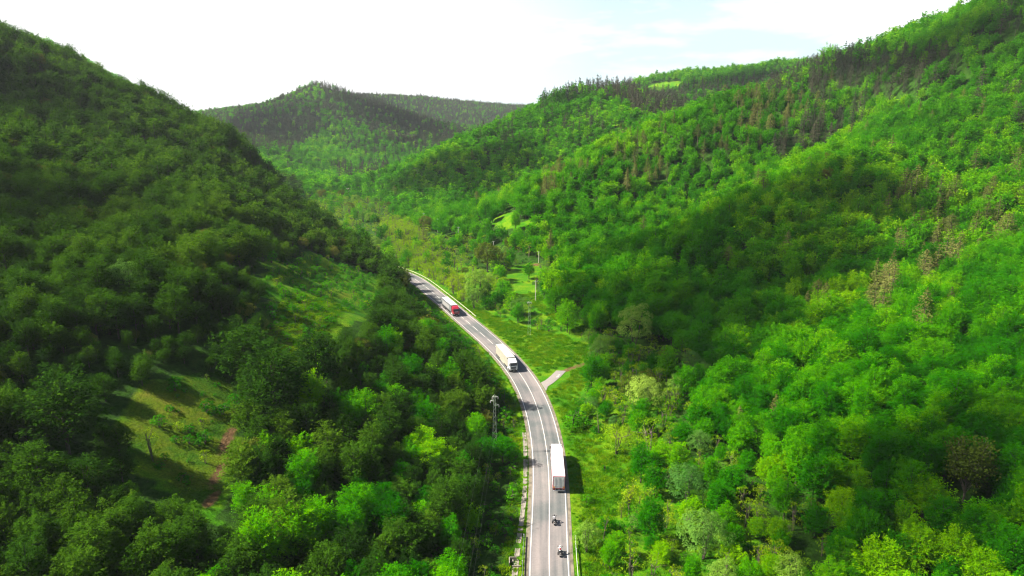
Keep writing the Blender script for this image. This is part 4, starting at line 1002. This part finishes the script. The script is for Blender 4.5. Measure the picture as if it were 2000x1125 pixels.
# =====================================================================  LORRIES
def wheel(parent,x,y,r=.5,w=.3,mat='rim'):
    mb=MB(); s=1 if x>0 else -1
    mb.tube((x-w/2,y,r),(x+w/2,y,r),r,n=18); t=mb.build('wheel',M['tyre'],parent,bevel=.02)
    m2=MB(); m2.tube((x+s*(w/2-.02),y,r),(x+s*(w/2+.02),y,r),r*.58,n=14); m2.tube((x+s*w/2,y,r),(x+s*(w/2+.07),y,r),r*.22,n=10); m2.build('rim',M[mat],t); return t
def lorry(label,pos,rz,cabm,boxm,sidem,framem,doorm,style):
    e=empty('lorry',(pos[0],pos[1],.104),rz); tag(e,label,'lorry')
    # trailer -8.2 .. 5.3, box floor 1.15, top 4.0
    mb=MB(); mb.box((0,-1.45,2.58),(2.55,13.5,2.84)); box=mb.build('trailer_box',M[sidem],e,bevel=.03)
    mb=MB(); mb.box((0,-1.45,4.02),(2.50,13.46,.06)); 
    for k in range(12): mb.box((0,-7.6+k*1.12,4.055),(2.44,.05,.02))
    mb.build('roof',M[boxm],e,bevel=.012)
    mb=MB()
    for s in (-1,1):
        mb.box((s*1.285,-1.45,3.93),(.05,13.5,.14)); mb.box((s*1.285,-1.45,1.2),(.05,13.5,.16))
        for k in range(9): mb.box((s*1.28,-8.0+k*1.63,2.55),(.03,.06,2.6))
    mb.build('side_rail',M['dark' if style=='red' else framem],e)
    if style=='red':
        mb=MB(); mb.box((-1.29,-2.2,2.45),(.02,9.5,1.5)); mb.build('side_panel',M['curtain'],e)
        mb=MB(); mb.box((1.29,-2.2,2.45),(.02,9.5,1.5)); mb.build('side_panel',M['curtain'],e)
    fr=MB()
    for s in (-1,1): fr.box((s*1.225,-8.22,2.58),(.11,.06,2.86))
    fr.box((0,-8.22,3.94),(2.34,.06,.12)); fr.box((0,-8.22,1.20),(2.34,.06,.12)); fr.build('rear_frame',M[framem],e,bevel=.01)
    for s in (-1,1):
        mb=MB(); mb.box((s*.585,-8.22,2.56),(1.13,.05,2.6)); mb.box((s*.585,-8.26,1.75),(1.05,.02,.05)); mb.box((s*.585,-8.26,3.2),(1.05,.02,.05)); d=mb.build('rear_door',M[doorm],e,bevel=.008)
        mb=MB(); mb.tube((s*.16,-8.28,1.3),(s*.16,-8.28,3.8),.022,n=6); mb.tube((s*.85,-8.28,1.3),(s*.85,-8.28,3.8),.022,n=6); mb.box((s*.3,-8.29,1.9),(.3,.03,.05)); mb.build('lock_rod',M['galv'],d)
        mb=MB(); mb.box((s*1.0,-8.275,1.48),(.42,.02,.34)); mb.build('reflector',M['orange'],e)
        mb=MB(); mb.box((s*1.02,-8.16,.92),(.46,.08,.16)); mb.build('tail_lamp',M['lamp_red'],e,bevel=.01)
        mb=MB(); mb.box((s*1.0,-7.6,.62),(.5,.02,.75)); mb.build('mud_flap',M['dark'],e)
        mb=MB(); mb.box((s*1.24,-1.0,.85),(.04,4.6,.55)); mb.build('side_guard',M['dark' if style=='red' else 'cream' if style=='cream' else 'galv'],e,bevel=.01)
    mb=MB(); mb.box((0,-8.1,.58),(2.4,.12,.16)); mb.box((0,-8.18,.80),(.55,.03,.14)); 
    for s in (-1,1): mb.box((s*.7,-8.0,.85),(.08,.1,.6))
    mb.build('underrun_bar',M['doorgrey' if style=='rear' else 'galv'],e,bevel=.01)
    mb=MB()
    for s in (-1,1): mb.box((s*.42,-.2,1.0),(.14,15.6,.26))
    for k in range(6): mb.box((0,-7+k*2.4,1.0),(.8,.12,.2))
    for y in (-6.5,-5.2,-3.9,4.0,7.1): mb.tube((-1.0,y,.5),(1.0,y,.5),.07,n=8)
    mb.build('chassis',M['dark'],e)
    for s in (-1,1):
        for y in (-6.5,-5.2,-3.9): wheel(e,s*1.06,y,.50,.36)
        wheel(e,s*1.02,4.0,.50,.5); wheel(e,s*1.06,7.1,.50,.32)
        mb=MB(); mb.tube((s*1.0,5.1,.68),(s*1.0,6.2,.68),.32,n=14); mb.build('fuel_tank',M['galv'],e)
        mb=MB(); mb.box((s*1.08,2.3,.75),(.12,.14,1.0)); mb.box((s*1.08,2.3,.24),(.3,.3,.05)); mb.build('landing_leg',M['dark'],e)
    # cab 5.9 .. 8.25
    prof=[(5.95,1.0),(8.22,1.0),(8.28,1.6),(8.24,2.15),(7.98,3.08),(7.6,3.32),(5.95,3.38)]
    mb=MB(); mb.prism(prof,-1.235,1.235); cab=mb.build('cab',M[cabm],e,bevel=.05)
    dp=[(6.0,3.36),(7.72,3.28),(7.35,3.62),(6.6,3.92),(6.0,3.97)]
    mb=MB(); mb.prism(dp,-1.15,1.15); rf=mb.build('roof_fairing',M[cabm],e,bevel=.05)
    if style!='red': mb=MB(); mb.box((0,6.75,3.90),(.55,.4,.05),Matrix.Rotation(-.35,3,'X')); mb.build('roof_hatch',M['doorgrey'],rf)
    mb=MB(); mb.prism([(8.262,2.17),(8.03,2.98),(8.055,2.99),(8.285,2.18)],-1.12,1.12); mb.build('windscreen',M['glass'],e)
    mb=MB(); mb.prism([(8.02,3.0),(8.22,2.93),(8.24,2.97),(8.0,3.1)],-1.15,1.15); mb.build('sun_visor',M['dark'],e)
    for s in (-1,1):
        mb=MB(); mb.prism([(7.1,2.25),(7.95,2.2),(7.78,2.95),(7.1,3.0)],s*1.235,s*1.25); mb.build('side_window',M['glass'],e)
        mb=MB(); mb.box((s*1.42,7.95,2.45),(.2,.12,.72)); mb.box((s*1.3,7.9,2.8),(.18,.05,.05)); mb.build('mirror',M['dark'],e,bevel=.02)
        mb=MB(); mb.box((s*.92,8.29,.92),(.42,.06,.26)); mb.build('headlight',M['lamp_clear'],e,bevel=.02)
        mb=MB(); mb.box((s*1.1,6.7,1.35),(.26,.9,.12)); mb.box((s*1.12,7.1,1.06),(.24,1.25,.14)); mb.build('wheel_arch',M['dark'],e,bevel=.02)
        mb=MB(); mb.box((s*1.08,5.65,2.45),(.04,.6,2.3)); mb.build('side_fairing',M[cabm],e)
    mb=MB(); mb.box((0,8.28,1.62),(1.7,.05,.85)); g=mb.build('grille',M['redframe' if style=='red' else 'sidegrey'],e,bevel=.02)
    mb=MB()
    for k in range(5): mb.box((0,8.315,1.3+k*.15),(1.55,.02,.03))
    mb.build('grille_bar',M['dark'],g)
    mb=MB(); mb.box((0,8.32,2.0),(1.3,.03,.09)); mb.build('badge_strip',M['white'],g)
    mb=MB(); mb.box((0,8.2,.62),(2.46,.3,.46)); mb.build('bumper',M['dark'],e,bevel=.05)
    mb=MB(); mb.box((0,8.36,.56),(.52,.02,.12)); mb.build('number_plate',M['white'],e)
    return e
def road_pose(px,py,off,back):
    """pose of a vehicle whose nearest end (back metres behind/before its origin) sits at a photo pixel"""
    x,y=G(px,py); k=np.argmin(np.hypot(ROAD[:,0]-x,ROAD[:,1]-y)); return k
Ldist=2.0
def on_road(k,off):
    p=lerp(ROAD,k);t=lerp(np.gradient(ROAD,axis=0),k);t=t/np.hypot(*t); return p+np.array([t[1],-t[0]])*off,math.atan2(t[1],t[0])-math.pi/2
def k_at(px,py): x,y=G(px,py); return float(np.argmin(np.hypot(ROAD[:,0]-x,ROAD[:,1]-y)))
k=k_at(1090,968); (p,a)=on_road(k+8.2/2,1.95)
lorry('white box lorry seen from behind with orange reflectors on grey doors, nearest lorry',p,a,'white','white','white','redframe','doorgrey','rear')
k=k_at(1003,729); (p,a)=on_road(k+8.3/2,-1.75)
lorry('cream white lorry driving towards the camera, between the other two lorries',p,a+math.pi,'white','cream_roof','cream','cream','cream','cream')
k=k_at(892,619.5); (p,a)=on_road(k+8.3/2,-1.75)
lorry('lorry with a red cab and white trailer roof, farthest up the road',p,a+math.pi,'redpaint','white','sidegrey','dark','doorgrey','red')

# =====================================================================  MOTORCYCLES AND RIDERS
def motorcycle(label,pos,rz,bodym,panm,plate):
    e=empty('motorcycle',(pos[0],pos[1],.104),rz); tag(e,label,'motorcycle')
    for y,w in ((-.74,.19),(.76,.13)):
        mb=MB(); mb.tube((-w/2,y,.33),(w/2,y,.33),.33,n=20); t=mb.build('wheel',M['tyre'],e,bevel=.03)
        mb=MB(); mb.tube((-w/2-.012,y,.33),(w/2+.012,y,.33),.19,n=14); mb.build('rim',M['rim'],t)
    mb=MB(); mb.box((0,.05,.45),(.36,.5,.36)); mb.tube((-.3,.08,.42),(.3,.08,.42),.11,n=10); mb.build('engine',M['rim'],e,bevel=.04)
    mb=MB(); mb.tube((0,.5,.88),(0,-.3,.78),.05,n=8)
    for s in (-1,1): mb.tube((s*.08,.5,.85),(s*.12,-.1,.35),.025,n=6); mb.tube((s*.12,-.1,.38),(s*.12,-.74,.33),.035,n=6)
    mb.build('frame',M['dark'],e)
    mb=MB()
    for s in (-1,1): mb.tube((s*.11,.78,.33),(s*.11,.48,1.0),.03,n=8)
    mb.build('fork',M['rim'],e)
    mb=MB(); mb.sphere((0,.22,.92),(.19,.32,.17),14,8); mb.build('fuel_tank',M[bodym],e,smooth=True)
    mb=MB(); mb.box((0,-.25,.82),(.3,.52,.11)); mb.box((0,-.62,.9),(.24,.3,.1)); mb.build('seat',M['dark'],e,bevel=.03)
    mb=MB(); mb.box((0,-.86,.86),(.22,.36,.1),Matrix.Rotation(.25,3,'X')); mb.build('tail_fairing',M[bodym],e,bevel=.03)
    mb=MB(); mb.prism([(.55,.7),(.92,.85),(.82,1.08),(.6,1.12)],-.2,.2); mb.build('front_fairing',M[bodym],e,bevel=.04)
    mb=MB(); mb.prism([(.74,1.1),(.62,1.36),(.6,1.36),(.72,1.1)],-.17,.17); mb.build('windshield',M['glass'],e)
    mb=MB(); mb.tube((-.40,.42,1.06),(-.12,.52,1.08),.02,n=6); mb.tube((.40,.42,1.06),(.12,.52,1.08),.02,n=6); mb.tube((-.12,.52,1.08),(.12,.52,1.08),.02,n=6); mb.build('handlebar',M['dark'],e)
    for s in (-1,1):
        mb=MB(); mb.tube((s*.3,.5,1.08),(s*.42,.56,1.28),.012,n=5); mb.box((s*.44,.56,1.31),(.14,.03,.09)); mb.build('mirror',M['dark'],e)
        mb=MB(); mb.box((s*.36,-.72,.66),(.24,.52,.42)); mb.build('pannier',M[panm],e,bevel=.05)
    mb=MB(); mb.box((0,-.98,1.02),(.40,.34,.30)); mb.build('top_box',M[panm],e,bevel=.05)
    mb=MB(); mb.box((0,-1.15,1.02),(.17,.03,.15)); mb.build('top_box_badge',M['lamp_clear'],e)
    mb=MB(); mb.tube((.2,.05,.34),(.24,-.85,.42),.055,n=10); mb.build('exhaust',M['rim'],e)
    mb=MB(); mb.box((0,-1.05,.80),(.2,.03,.07)); mb.build('tail_lamp',M['lamp_red'],e)
    mb=MB(); mb.box((0,-1.1,.62),(.2,.015,.16)); mb.build('number_plate',M[plate],e)
    mb=MB(); mb.box((0,.88,.95),(.2,.06,.14)); mb.build('headlight',M['lamp_clear'],e,bevel=.02)
    return e
def rider(label,pos,rz,jack,trous,helm,extra):
    V=[(0,-.30,.93),(0,-.24,1.10),(0,-.12,1.30),(0,-.02,1.44),(0,.03,1.52),(0,.06,1.60),(0,.07,1.68)]; R=[.16,.15,.18,.15,.065,.09,.09]; E=[(0,1),(1,2),(2,3),(3,4),(4,5),(5,6)]
    def chain(start,pts):
        p=start
        for q,r in pts: V.append(q);R.append(r);E.append((p,len(V)-1));p=len(V)-1
        return p
    for s in (-1,1):
        h=chain(3,[((s*.19,-.02,1.40),.082),((s*.33,.12,1.20),.058),((s*.37,.33,1.11),.046),((s*.37,.41,1.09),.036),((s*.36,.45,1.085),.034)])
        for k in range(4): chain(h,[((s*(.325+.022*k),.488,1.092),.0095),((s*(.325+.022*k),.50-.004*k,1.055),.0085),((s*(.325+.022*k),.475,1.038),.0075)])
        chain(h-1,[((s*.335,.42,1.06),.011),((s*.33,.45,1.035),.009)])
        chain(0,[((s*.12,-.22,.90),.115),((s*.27,.18,.80),.078),((s*.28,.0,.48),.055),((s*.27,-.06,.36),.045),((s*.27,.10,.30),.042)])
    me=bpy.data.meshes.new('rider_skeleton'); me.from_pydata(V,E,[])
    o=bpy.data.objects.new('person',me); C.objects.link(o)
    sk=o.modifiers.new('s','SKIN'); 
    me.skin_vertices.new() if False else None
    sub=o.modifiers.new('d','SUBSURF'); sub.levels=1; sub.render_levels=1
    if not me.skin_vertices:
        bm=bmesh.new(); bm.from_mesh(me); bm.verts.layers.skin.verify(); bm.to_mesh(me); bm.free()
    for i,r in enumerate(R): me.skin_vertices[0].data[i].radius=(r,r); me.skin_vertices[0].data[i].use_root=(i==0)
    dg=bpy.context.evaluated_depsgraph_get(); ev=bpy.data.meshes.new_from_object(o.evaluated_get(dg)); o.modifiers.clear(); o.data=ev; ev.name='person'
    ev.materials.clear()
    for m_ in (M[jack],M[trous],M['dark'],M['skin']): ev.materials.append(m_)
    for p in ev.polygons:
        p.use_smooth=True; c=p.center
        p.material_index=1 if c.z<.99 else 2 if (c.y>.385 and c.z<1.2) or c.z<.3 else 3 if (c.z>1.5) else 0
        if c.z<.42: p.material_index=2
    o.location=(pos[0],pos[1],.104); o.rotation_euler=(0,0,rz); tag(o,label,'person')
    mb=MB(); mb.sphere((0,.06,1.665),(.135,.165,.155),16,10); h=mb.build('helmet',M[helm],o,smooth=True)
    mb=MB(); mb.box((0,.185,1.66),(.2,.09,.10)); mb.build('visor',M['glass'],h,bevel=.03)
    mb=MB(); mb.box((0,.205,1.60),(.03,.03,.04)); mb.build('nose',M['skin'],o)
    if extra=='red':
        mb=MB(); mb.box((0,-.27,1.33),(.26,.14,.36),Matrix.Rotation(-.35,3,'X')); mb.build('backpack',M['red_cloth'],o,bevel=.04)
        mb=MB(); mb.sphere((0,-.28,1.06),(.19,.17,.06),14,6); mb.build('belt',M['jacket_white'],o,smooth=True)
    else:
        mb=MB(); mb.box((0,-.27,1.28),(.10,.08,.20),Matrix.Rotation(-.35,3,'X')); mb.build('back_protector',M['black_cloth'],o,bevel=.03)
    return o
k=k_at(1084,1028); p,a=on_road(k+.5,1.0)
motorcycle('dark motorcycle with wide black panniers, the one farther ahead behind the box lorry',p,a,'dark','dark','white'); rider('person in a grey jacket and dark helmet riding the motorcycle farther ahead',p,a,'jacket_grey','black_cloth','helmet_dark','')
k=k_at(1095,1086); p,a=on_road(k+.5,1.98)
motorcycle('dark motorcycle with pale tail, the one nearest the bottom edge',p,a,'dark','dark','white'); rider('person with a white helmet and red backpack riding the rear motorcycle',p,a,'jacket_white','black_cloth','helmet_white','red')

# =====================================================================  MASTS AND POLES
def lattice_mast(label,x,y,H,arms,w0=.95,w1=.42,rz=0.0):
    z=float(zat(x,y)); e=empty('lattice_mast',(x,y,z),rz); tag(e,label,'lattice mast')
    mb=MB(); leg=lambda sx,sy,f:(sx*(w0+(w1-w0)*f)/2,sy*(w0+(w1-w0)*f)/2,f*H)
    for sx in (-1,1):
        for sy in (-1,1): mb.tube(leg(sx,sy,-.03),leg(sx,sy,1),.032,.026,n=4)
    mb.build('leg_frame',M['lattice'],e)
    mb=MB(); n=int(H/.95)
    for k in range(n):
        a,b=k/n,(k+1)/n
        for s in (-1,1):
            q=1 if k%2 else -1
            mb.tube(leg(-q,s,a),leg(q,s,b),.015,n=4,cap=False); mb.tube(leg(s,-q,a),leg(s,q,b),.015,n=4,cap=False)
    mb.build('lattice',M['lattice'],e)
    tips=[]
    for (ax,az) in arms:
        mb=MB(); s=1 if ax>0 else -1
        mb.tube((0,-.2,az),(ax,0,az+.02),.032,n=5); mb.tube((0,.2,az),(ax,0,az+.02),.032,n=5); mb.tube((0,0,az+.5),(ax,0,az+.04),.03,n=5); a=mb.build('crossarm',M['lattice'],e)
        mb=MB(); mb.tube((ax,0,az),(ax,0,az-.55),.05,n=6); mb.tube((ax,0,az-.15),(ax,0,az-.2),.10,n=8); mb.tube((ax,0,az-.35),(ax,0,az-.4),.10,n=8); mb.build('insulator',M['insulator'],a)
        c,s_=math.cos(rz),math.sin(rz); tips.append((x+ax*c,y+ax*s_,z+az-.55))
    mb=MB(); mb.box((0,0,.05),(w0+.1,w0+.1,.3)); mb.build('footing',M['concrete'],e,bevel=.03)
    return tips
mz=float(zat(*MAST)); 
tz=CAM_H+ray(964,774)[2]/ray(964,774)[1]*MAST[1]; MH=tz-mz
tips=lattice_mast('greenish lattice power mast rising from the dark wood left of the road',MAST[0],MAST[1],MH,[(.85,MH-.15),(-.95,MH-1.15),(1.05,MH-2.2),(-.5,MH-.15)])
def wire(a,b,sag,name_lab):
    a=Vector(a);b=Vector(b); n=28; mb=MB(); p=a
    for k in range(1,n+1):
        f=k/n; q=a.lerp(b,f)-Vector((0,0,4*sag*f*(1-f))); mb.tube(p,q,.0045,n=4,cap=False); p=q
    tag(mb.build('power_line',M['cable']),name_lab,'cable')
for (tp,dx,lab) in zip(tips[:3],(0.2,-2.3,1.1),('thin power cable running down from the top arm of the left mast','leftmost of the three power cables coming from the left mast','rightmost of the three power cables coming from the left mast')):
    wire(tp,(-13+dx,-25,tp[2]+3),4.2,lab)
bx,by,bz=hit(1033.5,656)
t2=CAM_H+ray(1031,590)[2]/ray(1031,590)[1]*by
lattice_mast('thin grey lattice mast standing in the meadow right of the middle lorry',bx,by,t2-bz,[(.8,t2-bz-.1),(-.7,t2-bz-.1)],w0=1.0,w1=.45)
def pole(label,px,py_top,py_base=None,Hd=9.0,twin=False):
    if py_base: x,y,z=hit(px,py_base)
    else:
        u,a,b=ray(px,py_top); best=None
        for D in np.arange(150,900,4.0):
            t=D/a; zt=CAM_H+b*t; zz=float(zat(u*t,D)); h=zt-zz
            if best is None or abs(h-Hd)<best[0]: best=(abs(h-Hd),u*t,D,zz)
            if abs(h-Hd)<.7: break
        _,x,y,z=best
    H=CAM_H+ray(px,py_top)[2]/ray(px,py_top)[1]*y-z; H=max(5,min(H,14))
    e=empty('utility_pole',(x,y,z)); tag(e,label,'utility pole','concrete utility poles along the valley')
    mb=MB(); mb.tube((0,0,-.5),(0,0,H),.20,.14,n=10); 
    if twin: mb.tube((1.1,.2,-.5),(.15,0,H*.85),.15,.10,n=10)
    mb.build('post',M['pole'],e)
    mb=MB(); mb.box((0,0,H-.35),(1.7,.1,.1)); a=mb.build('crossarm',M['galv'],e)
    for dx in (-.75,0,.75): mb=MB(); mb.tube((dx,0,H-.3),(dx,0,H-.02),.06,.035,n=8); mb.build('insulator',M['insulator'],a)
    return x,y
POLES=[('pale slender pole on the flat meadow behind the meadow lattice mast',1046,548,588,False),('twin legged pale pole at the far edge of the flat meadow below the dark wood',1052,491,514,True)]
for lab,px,a_,b_,tw in POLES: pole(lab,px,a_,b_,twin=tw)
for lab,px,a_ in (('pale pole among green trees below the bright hillside meadow',964,471),('pale pole left of the bright hillside meadow at the foot of the second hill',895,443),('pale pole beside a grey tree at the foot of the second hill',854,427),('faint pole half hidden by trees, second from the left at the valley end',827.5,416),('faint pole at the valley end, leftmost of the utility poles',793.5,406)): pole(lab,px,a_)
# =====================================================================  FAR HOUSE
hx,hy,hz=HOUSE
e=empty('house',(hx,hy,hz),.2,.75); tag(e,'tiny cream house with a pale roof at the far end of the valley','house')
mb=MB(); mb.box((0,0,1.5),(8,6,5)); w=mb.build('wall',M['wall'],e)
mb=MB(); mb.prism([(-3.4,3.95),(3.4,3.95),(0,6.0)],-4.4,4.4); rf=mb.build('roof',M['rooftile'],e)
mb=MB(); mb.box((2,.8,5.9),(.6,.6,1.2)); mb.build('chimney',M['wall'],rf)
for dx in (-2.4,2.4):
    mb=MB(); mb.box((dx,-3.01,2.3),(1.1,.06,1.3)); f=mb.build('window',M['white'],e); mb=MB(); mb.box((dx,-3.05,2.3),(.9,.03,1.1)); mb.build('pane',M['glass'],f)
mb=MB(); mb.box((0,-3.01,1.1),(1.0,.06,2.1)); mb.build('door',M['bark'],e)
# =====================================================================  HAZE
def haze():
    mb=MB(); mb.box((0,1700,145),(7200,5600,330)); m,nt,N,L,out=new_mat('haze'); v=N('ShaderNodeVolumePrincipled'); v.inputs['Color'].default_value=(.86,.93,1,1); v.inputs['Density'].default_value=HAZE_DENSITY; v.inputs['Anisotropy'].default_value=.2
    L(v.outputs[0],out.inputs['Volume']); o=mb.build('haze',m); tag(o,'pale air haze filling the valley','haze',kind='stuff')
if HAZE_DENSITY: haze()
